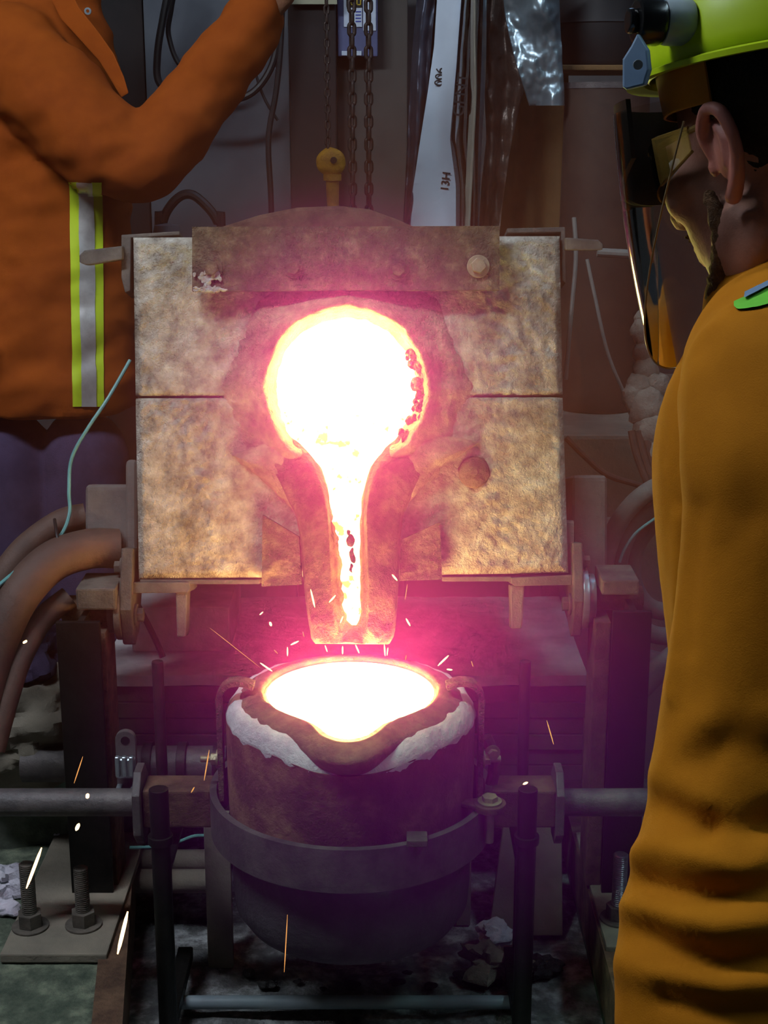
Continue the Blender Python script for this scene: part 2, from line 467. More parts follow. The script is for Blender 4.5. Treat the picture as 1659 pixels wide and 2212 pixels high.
# ================================================================== furnace
furn = thing('tilting_furnace', 'tilted box-shaped melting furnace with crusted refractory face pouring molten iron', 'furnace', FURN_LOC, FURN_ROT)
def fbox(px0, py0, px1, py1, d0, d1, dref=None):
    """furnace-local box: face rectangle in photo pixels at the front depth d1, going back to d0"""
    a = FL(px0, py0, d1 if dref is None else dref); b = FL(px1, py1, d1 if dref is None else dref)
    return MB().box((min(a.x, b.x), -d1, min(a.z, b.z)), (max(a.x, b.x), -d0, max(a.z, b.z)))
fbox(296, 524, 1210, 1240, -0.52, -0.04).build('furnace_body', 'rust_steel', furn, 0.01)
MC = (747, 838)          # mouth centre in the photograph
def slab(name, quad, seed, top):
    (ax, ay), (bx, by), (cx, cy), (dx, dy) = quad      # tl tr br bl
    mb = MB()
    nu, nv = 190, int(190*(dy-ay)/(bx-ax))
    def f(u, v):
        x = (ax+(bx-ax)*u)*(1-v)+(dx+(cx-dx)*u)*v
        y = (ay+(by-ay)*u)*(1-v)+(dy+(cy-dy)*u)*v
        # rounded outer corners and edges
        e = min(u*(bx-ax), (1-u)*(bx-ax), (v if top else 1-v)*(dy-ay))
        e2 = (1-v if top else v)*(dy-ay)
        d = -0.010*(1-smooth01(0, 14, e)) - 0.004*(1-smooth01(0, 3, e2))
        p = Vector((x*0.0086, y*0.0086, seed))
        inner = smooth01(0, 24, e)
        d += inner*(0.0040*fbm(p, 0.9, 3)+0.0060*fbm(p, 6.5, 3)*(0.35+0.65*smooth01(-0.2, 0.4, noise.noise(p*0.7))))
        q = FL(x, y, 0.0); 
        return (q.x, -d, q.z)
    mb.grid(f, nu, nv, True, (0, 0.035, 0))
    hc = FL(MC[0], MC[1]); hr = 162*FD/FPX; keep = []      # the mouth goes right through the slab
    for f_ in mb.f:
        c = sum((mb.v[i] for i in f_), Vector())/len(f_)
        keep.append(math.hypot(c.x-hc.x, c.z-hc.z) > hr)
    mb.f = [a for a, k in zip(mb.f, keep) if k]; mb.sm = [a for a, k in zip(mb.sm, keep) if k]
    return mb.build(name, 'refractory', furn, sharp=60)
slab('refractory_slab', ((286, 511), (1210, 508), (1217, 853), (291, 855)), 1.0, True)
slab('refractory_slab', ((291, 860), (1217, 858), (1229, 1238), (298, 1252)), 6.0, False)
# steel rim below the lower slab (catches the ladle's light)
fbox(302, 1252, 560, 1262, -0.10, -0.005).build('bottom_flange', 'dusty_steel', furn, 0.002)
fbox(955, 1246, 1105, 1256, -0.10, -0.005).build('bottom_flange', 'dusty_steel', furn, 0.002)

# built-up refractory collar round the mouth (one polar height field, patched by hand over both slabs)
def rin(a):
    p = Vector((cos(a)*2.2, sin(a)*2.2, 3.0))
    return 150+6*noise.noise(p)+4*noise.noise(p*4)+ (12*max(0, cos(a-0.05))**6)*abs(noise.noise(p*7))
def rout(a):
    # octagon-like outline; a=0 is +x in the photo, a=pi/2 is down
    k = (a/(PI/4)) % 1.0
    base = 268/cos((k-0.5)*PI/4)
    p = Vector((cos(a)*1.6, sin(a)*1.6, 8.0))
    return base*(1.0+0.06*noise.noise(p)) + 3*noise.noise(p*5)
mb = MB(); NA, NR = 220, 46
rings = []
for j in range(-6, NR+1):
    ring = []
    for i in range(NA):
        a = 2*PI*i/NA; r0 = rin(a); r1 = rout(a)
        if j < 0:
            r = r0+ (2 if j > -6 else 0); d = -0.012-0.03*(-j)
        else:
            f = j/NR; r = r0+(r1-r0)*f
            x = cos(a)*r; y = sin(a)*r; p = Vector((x*0.0086, y*0.0086, 2.0))
            d = 0.040*(1-smooth01(0.15, 0.60, f))+0.012*(1-smooth01(0.60, 0.99, f))
            d -= 0.066*(1-smooth01(-0.04, 0.26, f))
            d += 0.0045*fbm(p, 1.3, 3)+0.0022*fbm(p, 6.0, 2)
            right = max(0, cos(a-0.15))**3*smooth01(0.05, 0.4, f)*(1-smooth01(0.7, 1, f))
            d += right*0.012*noise.noise(p*3.2)
            crust = max(0, cos(a-0.12))**2*(1-smooth01(0.15, 0.3, f))
            d += crust*0.010*noise.noise(p*7.5)
            d = d*(1-smooth01(0.72, 1.0, f))-0.010*smooth01(0.85, 1.0, f)
            low = max(0.0, sin(a)); nt = smooth01(0.80, 0.96, low)
            d = d*(1-nt)-0.012*nt
        q = FL(MC[0]+cos(a)*r, MC[1]+sin(a)*r, d)
        ring.append(q)
    rings.append(ring)
mb.rings(rings, cap=False, smooth=True)
mb.build('mouth_collar', 'patch', furn, sharp=70)
# incandescent lining just inside the mouth
emit('hot_lining', (1.0, 0.55, 0.18), 6.0); MATS['hot_lining'].cycles.emission_sampling = 'NONE'
mb = MB(); rings = []
for d, k in ((-0.014, 0.995), (-0.06, 0.985), (-0.16, 0.95)):
    rings.append([FL(MC[0]+cos(2*PI*i/96)*rin(2*PI*i/96)*k, MC[1]+sin(2*PI*i/96)*rin(2*PI*i/96)*k, d) for i in range(96)])
mb.rings(rings, cap=False)
mb.build('hot_lining', 'hot_lining', furn)

mb = MB()
for i in range(46):
    a = random.uniform(-0.55, 0.85); r_ = rin(a)+random.uniform(-4, 24)
    k = random.uniform(0.0035, 0.009)
    mb.ell(FL(MC[0]+cos(a)*r_, MC[1]+sin(a)*r_, 0.004+0.0011*(r_-150)+random.uniform(-0.006, 0.006)), (k, k*0.8, k*1.2), 10, 7)
mb.noise(0.005, 120, 4).build('rim_crust', 'spout_clay', furn)
# spout: lofted trough from the mouth to the lip
ST = [  # py, left outer, left rim, left floor, right floor, right rim, right outer, d_under, d_shoulder, d_rim, d_floor
 (920, 556, 606, 650, 840, 886, 940, -0.03, -0.012, -0.014, -0.030),
 (962, 562, 636, 684, 806, 854, 935, -0.02, 0.012, 0.020, -0.004),
 (1000, 575, 668, 694, 796, 826, 925, -0.01, 0.030, 0.048, 0.020),
 (1050, 605, 690, 712, 782, 806, 900, -0.01, 0.040, 0.066, 0.034),
 (1110, 638, 702, 720, 780, 797, 872, -0.01, 0.058, 0.084, 0.048),
 (1170, 650, 706, 726, 781, 799, 864, -0.01, 0.076, 0.102, 0.064),
 (1240, 654, 709, 733, 781, 802, 862, 0.000, 0.096, 0.120, 0.084),
 (1300, 660, 712, 738, 781, 803, 859, 0.030, 0.110, 0.134, 0.100),
 (1350, 667, 716, 742, 780, 800, 855, 0.060, 0.122, 0.143, 0.112),
 (1376, 672, 716, 742, 782, 804, 852, 0.074, 0.128, 0.146, 0.122),
 (1390, 682, 720, 742, 784, 808, 842, 0.090, 0.130, 0.146, 0.128)]
mb = MB(); rings = []
NS = 70
for i in range(NS+1):
    py = 920+(1390-920)*i/NS
    lo, lr, lf, rf_, rr, ro, du, ds, dr, dfl = interp(ST, py)
    ctrl = [(lo+4, du), (lo, ds*0.5+du*0.5), (lo+6, ds), (lo+(lr-lo)*0.5, ds*0.35+dr*0.65), (lr-4, dr), (lr+5, dr-0.002),
            (lf-(lf-lr)*0.3, dfl+(dr-dfl)*0.3), (lf, dfl), ((lf+rf_)/2, dfl-0.004), (rf_, dfl), (rf_+(rr-rf_)*0.3, dfl+(dr-dfl)*0.3), (rr-5, dr-0.002), (rr+4, dr),
            (ro-(ro-rr)*0.5, ds*0.35+dr*0.65), (ro-6, ds), (ro, ds*0.5+du*0.5), (ro-4, du)]
    ring = []
    K = 64
    for k in range(K+1):
        q = k/K*(len(ctrl)-1); a = min(int(q), len(ctrl)-2); f = q-a
        x = ctrl[a][0]+(ctrl[a+1][0]-ctrl[a][0])*f; d = ctrl[a][1]+(ctrl[a+1][1]-ctrl[a][1])*f
        p = Vector((x*0.0086, py*0.0086, 5.0))
        nz = 0.0035*fbm(p, 2.2, 3)*min(1, (k+1)/6, (K+1-k)/6)
        rag = smooth01(1330, 1390, py)
        nz += rag*0.006*fbm(p, 4.0, 3)
        ring.append(FL(x+rag*5*noise.noise(p*3), py+rag*10*noise.noise(p*2.2+Vector((3, 0, 0))), d+nz))
    rings.append(ring)
mb.rings(rings, cap=True, smooth=True, closed=True)
mb.build('pouring_spout', 'spout_clay', furn, sharp=75)
# clay shoulders filling from collar to spout
for sgn, pts in ((-1, [(500, 985), (560, 1030), (640, 1110), (700, 1090), (670, 1000), (600, 940)]),
                 (1, [(1035, 955), (940, 1020), (866, 1105), (800, 1090), (830, 1000), (900, 930)])):
    a = [FL(x, y, 0.026+0.006*noise.noise(Vector((x*0.02, y*0.02, 1)))) for x, y in pts]
    b = [FL(x, y, -0.005) for x, y in pts]
    cx = sum(p[0] for p in pts)/6; cy = sum(p[1] for p in pts)/6
    mb = MB(); n = len(pts); fan = []
    rings = []
    for k, (f, dd) in enumerate(((1.02, -0.004), (1.0, 0.006), (0.93, 0.016), (0.7, 0.028), (0.4, 0.036), (0.1, 0.04))):
        ring = []
        m_ = 48
        for i in range(m_):
            q = i/m_*n; a0 = int(q); g = q-a0
            x = pts[a0][0]*(1-g)+pts[(a0+1) % n][0]*g; y = pts[a0][1]*(1-g)+pts[(a0+1) % n][1]*g
            x = cx+(x-cx)*f; y = cy+(y-cy)*f
            p = Vector((x*0.0086, y*0.0086, 9.0))
            ring.append(FL(x+5*noise.noise(p*5), y+5*noise.noise(p*5+Vector((4, 4, 0))), dd+0.004*fbm(p, 2.5, 3)))
        rings.append(ring)
    mb.rings(rings, cap=True, smooth=True)
    mb.build('clay_shoulder', 'patch', furn, sharp=80)
# spout bracket plates with crusted slag
for pts, sd in (([(567, 1112), (646, 1160), (652, 1263), (565, 1267)], 2.0), ([(950, 1128), (866, 1166), (862, 1255), (955, 1252)], 5.0)):
    mb = MB()
    def f(u, v, pts=pts, sd=sd):
        x = (pts[0][0]*(1-u)+pts[1][0]*u)*(1-v)+(pts[3][0]*(1-u)+pts[2][0]*u)*v
        y = (pts[0][1]*(1-u)+pts[1][1]*u)*(1-v)+(pts[3][1]*(1-u)+pts[2][1]*u)*v
        p = Vector((x*0.0086, y*0.0086, sd))
        return FL(x, y, 0.034+0.010*v+(0.002+0.006*smooth01(0.35, 0.7, v))*fbm(p, 3.5, 3))
    mb.grid(f, 26, 30, True, (0, 0.03, 0))
    mb.build('spout_bracket', 'scale_steel', furn, sharp=60)
# steel top plate with bolts
mb = MB()
def f(u, v):
    x = 415+(1079-415)*u; y = 490+(628-490)*v-2*u
    p = Vector((x*0.0086, y*0.0086, 12.0))
    e = min(u*664, (1-u)*664, v*138, (1-v)*138)
    return FL(x, y, 0.044+smooth01(0, 12, e)*(0.0016*fbm(p, 1.2, 3)+0.0018*fbm(p, 6, 2)))
mb.grid(f, 150, 34, True, (0, 0.014, 0))
tp = mb.build('top_plate', 'scale_steel', furn, sharp=60)
for bx, by, r in ((457, 581, 0.0135), (633, 580, 0.012), (860, 584, 0.012), (1033, 576, 0.0140)):
    mb = MB(); hexbolt(mb, FL(bx, by, 0.044), (0, -1, 0), r, 0.016); mb.build('bolt', 'scale_steel' if bx < 900 else 'brass_bolt', tp, 0.001)
mb = MB()
for i in range(40):
    x = random.gauss(455, 12); y = 588+abs(random.gauss(0, 20)); y = min(y, 627)
    mb.ell(FL(x+(y-588)*0.3*random.uniform(-1, 1), y, 0.05), (0.0045*random.uniform(.5, 1.3), 0.002, 0.005*random.uniform(.5, 1.6)), 8, 6)
for i in range(16):
    mb.ell(FL(random.uniform(420, 490), 625+random.uniform(-3, 4), 0.05), (0.007, 0.004, 0.0025), 8, 6)
mb.noise(0.003, 120, 3).build('slag_splash', 'slag_white', tp)
# hardware plug low right of the mouth
mb = MB()
for r0, dd in ((34, 0.0), (30, 0.012), (20, 0.016), (8, 0.018), (7, 0.024), (0.5, 0.024)):
    pass
rings = []
for r0, dd in ((36, -0.004), (32, 0.008), (22, 0.012), (9, 0.013), (8, 0.019), (1, 0.019)):
    rings.append([FL(1024+cos(2*PI*i/28)*r0*(1+0.1*noise.noise(Vector((cos(2*PI*i/28)*2, sin(2*PI*i/28)*2, r0)))), 1020+sin(2*PI*i/28)*r0, dd) for i in range(28)])
mb.rings(rings, cap=True).build('anchor_plug', 'refractory_dark', furn)
# corner angle brackets at the top
def lshape(pts, d0, d1, name, m, bevel=0.002):
    a = [FL(x, y, d1) for x, y in pts]; b = [Vector((p.x, -d0, p.z)) for p in a]
    return MB().prism(a, b).build(name, m, furn, bevel)
lshape([(262, 507), (388, 499), (388, 507), (283, 514), (281, 628), (270, 632), (262, 600)], -0.10, -0.02, 'corner_angle', 'dusty_steel')
lshape([(1095, 493), (1221, 490), (1222, 612), (1214, 606), (1212, 501), (1095, 503)], -0.10, -0.02, 'corner_angle', 'dusty_steel')
# lifting lugs
def lug(pts, name):
    a = [FL(x, y, 0.0) for x, y in pts]; b = [Vector((p.x, 0.05, p.z+0.008)) for p in a]
    MB().prism(a, b).build(name, 'dusty_steel', furn, 0.003)
lug([(171, 551), (182, 541), (264, 531), (264, 560), (186, 573), (171, 567)], 'lifting_lug')
lug([(1221, 513), (1292, 518), (1303, 527), (1302, 540), (1290, 541), (1221, 540)], 'lifting_lug')
# bottom brackets with feet
lshape([(268, 1258), (408, 1258), (412, 1272), (405, 1280), (268, 1282)], -0.10, 0.0, 'bottom_bracket', 'dusty_steel')
lshape([(379, 1278), (405, 1276), (402, 1366), (400, 1376), (382, 1376)], -0.05, -0.005, 'bracket_foot', 'dusty_steel', 0.003)
lshape([(1104, 1248), (1236, 1242), (1236, 1264), (1112, 1266), (1104, 1260)], -0.10, 0.0, 'bottom_bracket', 'dusty_steel')
lshape([(1102, 1264), (1133, 1264), (1129, 1348), (1126, 1358), (1104, 1358)], -0.05, -0.005, 'bracket_foot', 'dusty_steel', 0.003)
# side hinge plates, flange discs, pivot shafts
for sgn, x0, x1, y0, y1, shx0, shx1, shy, shr in ((-1, 262, 288, 1184, 1396, 128, 262, 1318, 30), (1, 1236, 1258, 1172, 1378, 1258, 1394, 1294, 27)):
    s = FD/FPX
    def hz(py): return -(py-1106)*s
    X0 = (x0-829.5)*s; X1 = (x1-829.5)*s
    prof = [(0.09, y0), (0.0, y0), (-0.015, y0+70), (-0.02, y1-80), (0.015, y1-4), (0.03, y1), (0.075, y1-30), (0.10, y1-120)]
    a = [Vector((X0, yy, hz(pp))) for yy, pp in prof]; b = [Vector((X1, yy, hz(pp))) for yy, pp in prof]
    hp = MB().prism(a, b).build('hinge_plate', 'dusty_steel', furn, 0.003)
    xo = X0 if sgn < 0 else X1
    for pp in (y0+42, y0+84):
        mb = MB(); hexbolt(mb, (xo, 0.02, hz(pp)), (sgn, 0, 0), 0.012, 0.016); mb.build('bolt', 'dusty_steel', hp, 0.001)
    xi = X1 if sgn < 0 else X0
    mb = MB(); hexbolt(mb, (xi, 0.02, hz(shy+12)), (-sgn, 0, 0), 0.014, 0.016); mb.build('bolt', 'dusty_steel', hp, 0.001)
    mb = MB().cyl((xo, 0.035, hz(shy)), (xo+sgn*0.012, 0.035, hz(shy)), 0.058, 40)
    mb.cyl((xo+sgn*0.012, 0.035, hz(shy)), (xo+sgn*0.026, 0.035, hz(shy)), 0.046, 40)
    mb.build('flange_disc', 'galv' if sgn > 0 else 'dusty_steel', furn, 0.002)
    MB().cyl((xo+sgn*0.02, 0.035, hz(shy)), ((shx0 if sgn < 0 else shx1)*s-829.5*s, 0.035, hz(shy)), shr*s, 32).build('pivot_shaft', 'rust_steel', furn, 0.002)
# water-cooled port boxes on the sides
def portbox(px0, px1, py0, py1, d1, dep, name):
    a = FL(px0, py0, d1); b = FL(px1, py1, d1)
    MB().box((a.x, -d1, b.z), (b.x, -d1+dep, a.z)).build(name, 'port_grey', furn, 0.012, 3)
portbox(183, 284, 1046, 1214, -0.06, 0.14, 'port_box')
portbox(270, 296, 992, 1200, -0.04, 0.2, 'port_flange')
portbox(1236, 1313, 1026, 1256, -0.08, 0.14, 'port_box')
portbox(1226, 1238, 1124, 1250, -0.02, 0.1, 'port_flange')
# rear hood of the furnace showing above the top plate
mb = MB(); pts = [(470, 490), (560, 462), (640, 446), (730, 442), (800, 450), (860, 472), (900, 490)]
a = [FL(x, y, -0.40) for x, y in pts]+[FL(900, 560, -0.40), FL(470, 560, -0.40)]
b = [Vector((p.x*0.94, p.y+0.25, p.z-0.01)) for p in a]
mb.prism(a, b).build('rear_hood', 'rust_steel', furn, 0.01)

# ------------------------------------------------------------------ molten metal in the mouth and in the spout
melt = thing('molten_metal', 'white-hot molten iron flooding the furnace mouth and running down the spout', 'molten metal', FURN_LOC, FURN_ROT)
mb = MB(); rings = []
for k, d in ((1.05, -0.010), (0.7, -0.004), (0.35, -0.001), (0.02, 0.0)):
    rings.append([FL(MC[0]+cos(2*PI*i/72)*rin(2*PI*i/72)*k, MC[1]+sin(2*PI*i/72)*rin(2*PI*i/72)*k, d) for i in range(72)])
mb.rings(rings, cap=True); mb.build('mouth_pool', 'melt_mouth', melt)
SW = [(880, 612, 884, -0.006), (930, 618, 868, 0.002), (960, 640, 846, 0.014), (985, 672, 818, 0.030), (1010, 694, 800, 0.038), (1050, 708, 787, 0.050), (1100, 716, 779, 0.060), (1140, 722, 777, 0.070), (1165, 732, 778, 0.078),
      (1200, 734, 777, 0.086), (1250, 738, 778, 0.102), (1310, 742, 779, 0.116), (1342, 752, 776, 0.124), (1350, 760, 770, 0.126)]
mb = MB(); rings = []
for i in range(85):
    py = 880+(1350-880)*i/84
    xl, xr, d = interp(SW, py)
    q = Vector((0, py*0.03, 0)); rag = smooth01(980, 1120, py)
    xl += rag*7*noise.noise(q*1.0)+rag*4*noise.noise(q*3); xr += rag*4*noise.noise(q*1.1+Vector((5, 0, 0)))
    ring = []
    for k in range(13):
        u = k/12; ring.append(FL(xl+(xr-xl)*u, py, d+0.006*sin(PI*u)-0.004))
    rings.append(ring)
mb.rings(rings, cap=False, closed=False); mb.build('pour_stream', 'melt_stream', melt)
mb = MB()
for x, y, rx, ry in ((757, 1168, 9, 15), (752, 1150, 5, 8), (762, 1200, 6, 18), (758, 1228, 4, 12)):
    mb.ell(FL(x, y, interp(SW, y)[2]+0.004), (rx*0.00083, 0.004, ry*0.00083), 12, 8)
mb.noise(0.004, 90, 1).build('slag_crust', 'clinker', melt)

# ================================================================== furnace posts
def support_post(label, x0, x1, Y, ztop, zbot, blk, plate, studs, inner):
    L_ = Local('support_post', label, 'post', ((x0+x1)/2, Y+0.06, zbot), 'posts carrying the furnace')
    t = 0.012
    # H-section: front flange, web, back flange
    mb = MB().box((x0, Y, zbot+0.02), (x1, Y+t, ztop)); L_.part(mb, 'front_flange', 'black_steel', 0.001)
    xm = x0+(x1-x0)*0.55
    mb = MB().box((xm-0.006, Y+t, zbot+0.02), (xm+0.006, Y+0.11, ztop)); L_.part(mb, 'web', 'dark_steel', 0.001)
    mb = MB().box((x0, Y+0.11, zbot+0.02), (x1, Y+0.11+t, ztop)); L_.part(mb, 'back_flange', 'dark_steel', 0.001)
    ix0, ix1 = inner
    mb = MB().box((ix0, Y+0.03, zbot+0.02), (ix1, Y+0.12, ztop-0.03)); L_.part(mb, 'side_leg', 'rust_steel', 0.002)
    mb = MB().box(*blk); L_.part(mb, 'bearing_block', 'dusty_steel', 0.004)
    mb = MB().box(*plate); bp = L_.part(mb, 'base_plate', 'bench_grey', 0.003)
    for (sx, sy, h) in studs:
        mb = MB(); zb = plate[1][2]
        mb.cyl((sx, sy, zb), (sx, sy, zb+0.004), 0.034, 28)
        mb.cyl((sx, sy, zb+0.004), (sx, sy, zb+0.030), 0.023, 6)
        L_.part(mb, 'nut', 'dusty_steel', 0.001, bp)
        mb = MB(); rings = []; z = zb+0.028; k = 0
        while z < zb+h:
            for (dz, rr) in ((0, 0.0135), (0.0016, 0.0120), (0.0032, 0.0135)):
                rings.append([Vector((sx+rr*cos(2*PI*i/20), sy+rr*sin(2*PI*i/20), z+dz)) for i in range(20)])
            z += 0.0040
        rings.append([Vector((sx+0.011*cos(2*PI*i/20), sy+0.011*sin(2*PI*i/20), z+0.001)) for i in range(20)])
        mb.rings(rings, True, False); L_.part(mb, 'threaded_stud', 'dusty_steel' if sx < 0 else 'galv', 0, bp)
    return L_
def xat(px, py, Y): return WY(px, py, Y).x
YP = 2.55
zl = WY(170, 1345, YP).z; zb = 0.162
sl1 = WZ(66, 2002, zb); sl2 = WZ(181, 1998, zb)
b0 = WY(162, 1305, YP+0.02); b1 = WY(246, 1264, YP+0.02)
support_post('black steel post on the left with two studs on its base plate', xat(120, 1345, YP), xat(214, 1345, YP), YP, zl, PZ,
             ((b0.x, YP+0.03, b0.z-0.015), (b1.x, YP+0.13, b1.z-0.01)),
             ((xat(14, 2050, 2.38), 2.335, PZ+0.004), (WZ(236, 2045, zb).x, 2.80, zb)),
             [(sl1.x, sl1.y, 0.125), (sl2.x, sl2.y, 0.115)], (xat(203, 1400, YP), xat(222, 1400, YP)))
zr = WY(1360, 1322, YP).z
sr1 = WZ(1335, 1985, zb)
b0 = WY(1302, 1276, YP+0.02); b1 = WY(1384, 1248, YP+0.02)
support_post('black steel post on the right with one bright stud on its base plate', xat(1325, 1322, YP), xat(1409, 1322, YP), YP, zr, PZ,
             ((b0.x, YP+0.03, b0.z-0.012), (b1.x, YP+0.13, b1.z-0.008)),
             ((WZ(1298, 2000, zb).x, 2.36, PZ+0.004), (WZ(1298, 2000, zb).x+0.33, 2.80, zb)),
             [(sr1.x, sr1.y, 0.13)], (xat(1284, 1400, YP+0.03), xat(1318, 1400, YP+0.03)))

# ================================================================== hearth block behind the ladle
hx0, hx1, hY = xat(214, 1455, 2.78), xat(1268, 1455, 2.78), 2.78
hz1 = WY(900, 1455, hY).z; hz0 = WY(900, 1688, hY).z
L_ = Local('hearth_block', 'broad low block with pale slab top standing behind the ladle', 'block', ((hx0+hx1)/2, hY+0.2, 0))
mb = MB()
def f(u, v):
    x = hx0+(hx1-hx0)*u; y = hY-0.012+0.50*v
    return (x, y, hz1+0.003*fbm(Vector((x, y, 3)), 14, 3))
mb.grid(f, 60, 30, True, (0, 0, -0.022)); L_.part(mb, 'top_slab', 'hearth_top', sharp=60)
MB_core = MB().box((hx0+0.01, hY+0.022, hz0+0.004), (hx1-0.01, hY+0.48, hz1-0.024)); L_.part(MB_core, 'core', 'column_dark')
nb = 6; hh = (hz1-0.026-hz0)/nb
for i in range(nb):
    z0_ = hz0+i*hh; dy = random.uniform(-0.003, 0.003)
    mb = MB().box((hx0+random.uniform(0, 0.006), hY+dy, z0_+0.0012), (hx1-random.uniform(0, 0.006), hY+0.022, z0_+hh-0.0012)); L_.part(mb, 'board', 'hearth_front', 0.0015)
la = WZ(450, 2092, 0.0); lb = WZ(505, 2092, 0.0)
mb = MB().box((la.x, la.y, 0), (lb.x, la.y+0.012, 0.33)).box((la.x, la.y+0.012, 0), (la.x+0.012, la.y+0.06, 0.33)); L_.part(mb, 'leg', 'bench_grey', 0.002)
mb = MB().box((la.x, la.y+0.02, 0.30), (la.x+0.05, hY+0.3, 0.335)); L_.part(mb, 'bearer', 'dark_steel', 0.002)
ra = WZ(985, 2000, 0.0); rb = WZ(1016, 2000, 0.0)
mb = MB().box((ra.x, ra.y, 0), (rb.x, ra.y+0.05, 0.33)); L_.part(mb, 'leg', 'bench_grey', 0.002)
mb = MB().box((ra.x, ra.y, 0.30), (rb.x, hY+0.3, 0.335)); L_.part(mb, 'bearer', 'dark_steel', 0.002)
# pale offcut board lying on the block
pa = WZ(300, 1400, hz1+0.03); 
mb = MB().box((xat(300, 1400, 2.98), 2.90, hz1+0.002), (xat(506, 1400, 2.98), 3.15, hz1+0.10))
one('offcut_panel', mb, 'hearth_top', 'pale grey offcut panel lying on the left end of the low block', 'panel', (xat(400, 1400, 2.98), 3.0, hz1+0.002), None, 0.003)
# fallen wedge-shaped plate to the right of ladle on floor
q0 = WZ(1020, 1990, 0.005); q1 = WZ(1110, 1830, 0.25)
mb = MB().prism([Vector((q0.x+0.03, 2.66, 0.004)), Vector((0.36, 2.66, 0.004)), Vector((0.36, 2.755, 0.27)), Vector((q0.x+0.07, 2.755, 0.27))],
                [Vector((q0.x+0.03, 2.675, 0.004)), Vector((0.36, 2.675, 0.004)), Vector((0.36, 2.77, 0.27)), Vector((q0.x+0.07, 2.77, 0.27))])
one('leaning_plate', mb, 'bench_grey', 'grey steel sheet leaning under the block behind the right stand post', 'sheet', (0.28, 2.78, 0.004), None, 0.002)

# pipes left of the ladle
def pipe(label, pts, r, m, name='pipe', cat='pipe', group=None, n=20, parts=None):
    p0 = Vector(pts[0]); L_ = Local(name, label, cat, p0, group)
    L_.part(MB().tube(pts, r, n), 'pipe_body', m)
    if parts: parts(L_)
    return L_
pc = WY(215, 1650, 2.70); pe = WY(490, 1650, 2.70)
def fl_(L_):
    for k in (0.35, 0.62, 0.9):
        a = pc.lerp(pe, k); L_.part(MB().cyl(a, a+Vector((0.018, 0, 0)), 0.044, 28), 'coupling', 'dark_steel', 0.002)
pipe('thick grey pipe with couplings lying behind the left shank', [pc-Vector((0.15, 0, 0)), pe], 0.036, 'shank_steel', parts=fl_)
p1 = WY(240, 1858, 2.74); p2 = WY(470, 1858, 2.74)
one('pipe', MB().tube([p1-Vector((0.02, 0, 0)), p2], 0.022, 20), 'bench_grey', 'upper of two dusty horizontal pipes low behind the stand', 'pipe', p1, 'dusty pipes low behind the stand')
p1 = WY(240, 1903, 2.70); p2 = WY(470, 1903, 2.70)
one('pipe', MB().tube([p1-Vector((0.02, 0, 0)), p2], 0.024, 20), 'bench_grey', 'lower of two dusty horizontal pipes low behind the stand', 'pipe', p1, 'dusty pipes low behind the stand')
one('wire', MB().tube(spline([WY(280, 1831, 2.62), WY(330, 1829, 2.62), WY(380, 1820, 2.62), WY(420, 1806, 2.62), WY(452, 1806, 2.62)]), 0.0035, 8), 'wire_teal', 'short teal wire draped over the low dusty pipes', 'wire', WY(280, 1831, 2.62))

# ================================================================== ladle
LC = Vector((WZ(757, 1487, 0.642).x, 2.40, 0.0)); 
LAD = Local('ladle', 'rust-brown steel ladle lined with white fibre and a lipped crucible full of melt', 'ladle', (LC.x, LC.y, 0.20))
def lobe(p, wdt):
    p = (p+PI) % (2*PI)-PI
    return math.exp(-(abs(p)/wdt)**2.4)
prof = [(0.2125, 0.372), (0.214, 0.40), (0.216, 0.50), (0.216, 0.597), (0.208, 0.597), (0.206, 0.50)]
def rf_shell(p, r, z):
    b = lobe(p, 0.42)
    if z > 0.55: z -= 0.012*b; r += 0.020*b*(1 if r > 0.1 else 0)
    return r+0.0012*noise.noise(Vector((sin(p)*4, cos(p)*4, z*12))), z
LAD.part(MB().lathe(prof, (LC.x, LC.y, 0), 110, rf_shell), 'steel_shell', 'shell_steel', sharp=50)
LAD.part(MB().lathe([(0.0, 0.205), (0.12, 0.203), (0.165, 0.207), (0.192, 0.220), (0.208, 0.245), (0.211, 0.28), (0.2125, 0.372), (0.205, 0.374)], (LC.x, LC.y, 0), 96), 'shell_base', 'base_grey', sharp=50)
# white ceramic-fibre blanket between shell and crucible
def rf_fib(p, r, z):
    b = lobe(p, 0.44); q = Vector((sin(p)*9, cos(p)*9, z*40))
    return r+0.016*b+0.003*noise.noise(q), z-0.016*b+0.004*noise.noise(q*1.3+Vector((3, 3, 3)))
LAD.part(MB().lathe([(0.209, 0.56), (0.2165, 0.597), (0.216, 0.603), (0.209, 0.617), (0.200, 0.627), (0.185, 0.630), (0.16, 0.60)], (LC.x, LC.y, 0), 160, rf_fib), 'fibre_lining', 'fibre', sharp=70)
def rf_cru(p, r, z):
    b = lobe(p, 0.32); q = Vector((sin(p)*7, cos(p)*7, z*30))
    k = smooth01(0.50, 0.64, z)
    return r+0.066*b*k+0.0018*noise.noise(q), z+0.002*noise.noise(q*1.2)-0.004*b*k
LAD.part(MB().lathe([(0.186, 0.575), (0.191, 0.602), (0.196, 0.614), (0.196, 0.622), (0.190, 0.630), (0.176, 0.638), (0.160, 0.643), (0.154, 0.642), (0.149, 0.636), (0.146, 0.615), (0.14, 0.50), (0.0, 0.48)], (LC.x, LC.y, 0), 160, rf_cru), 'crucible', 'crucible', sharp=60)
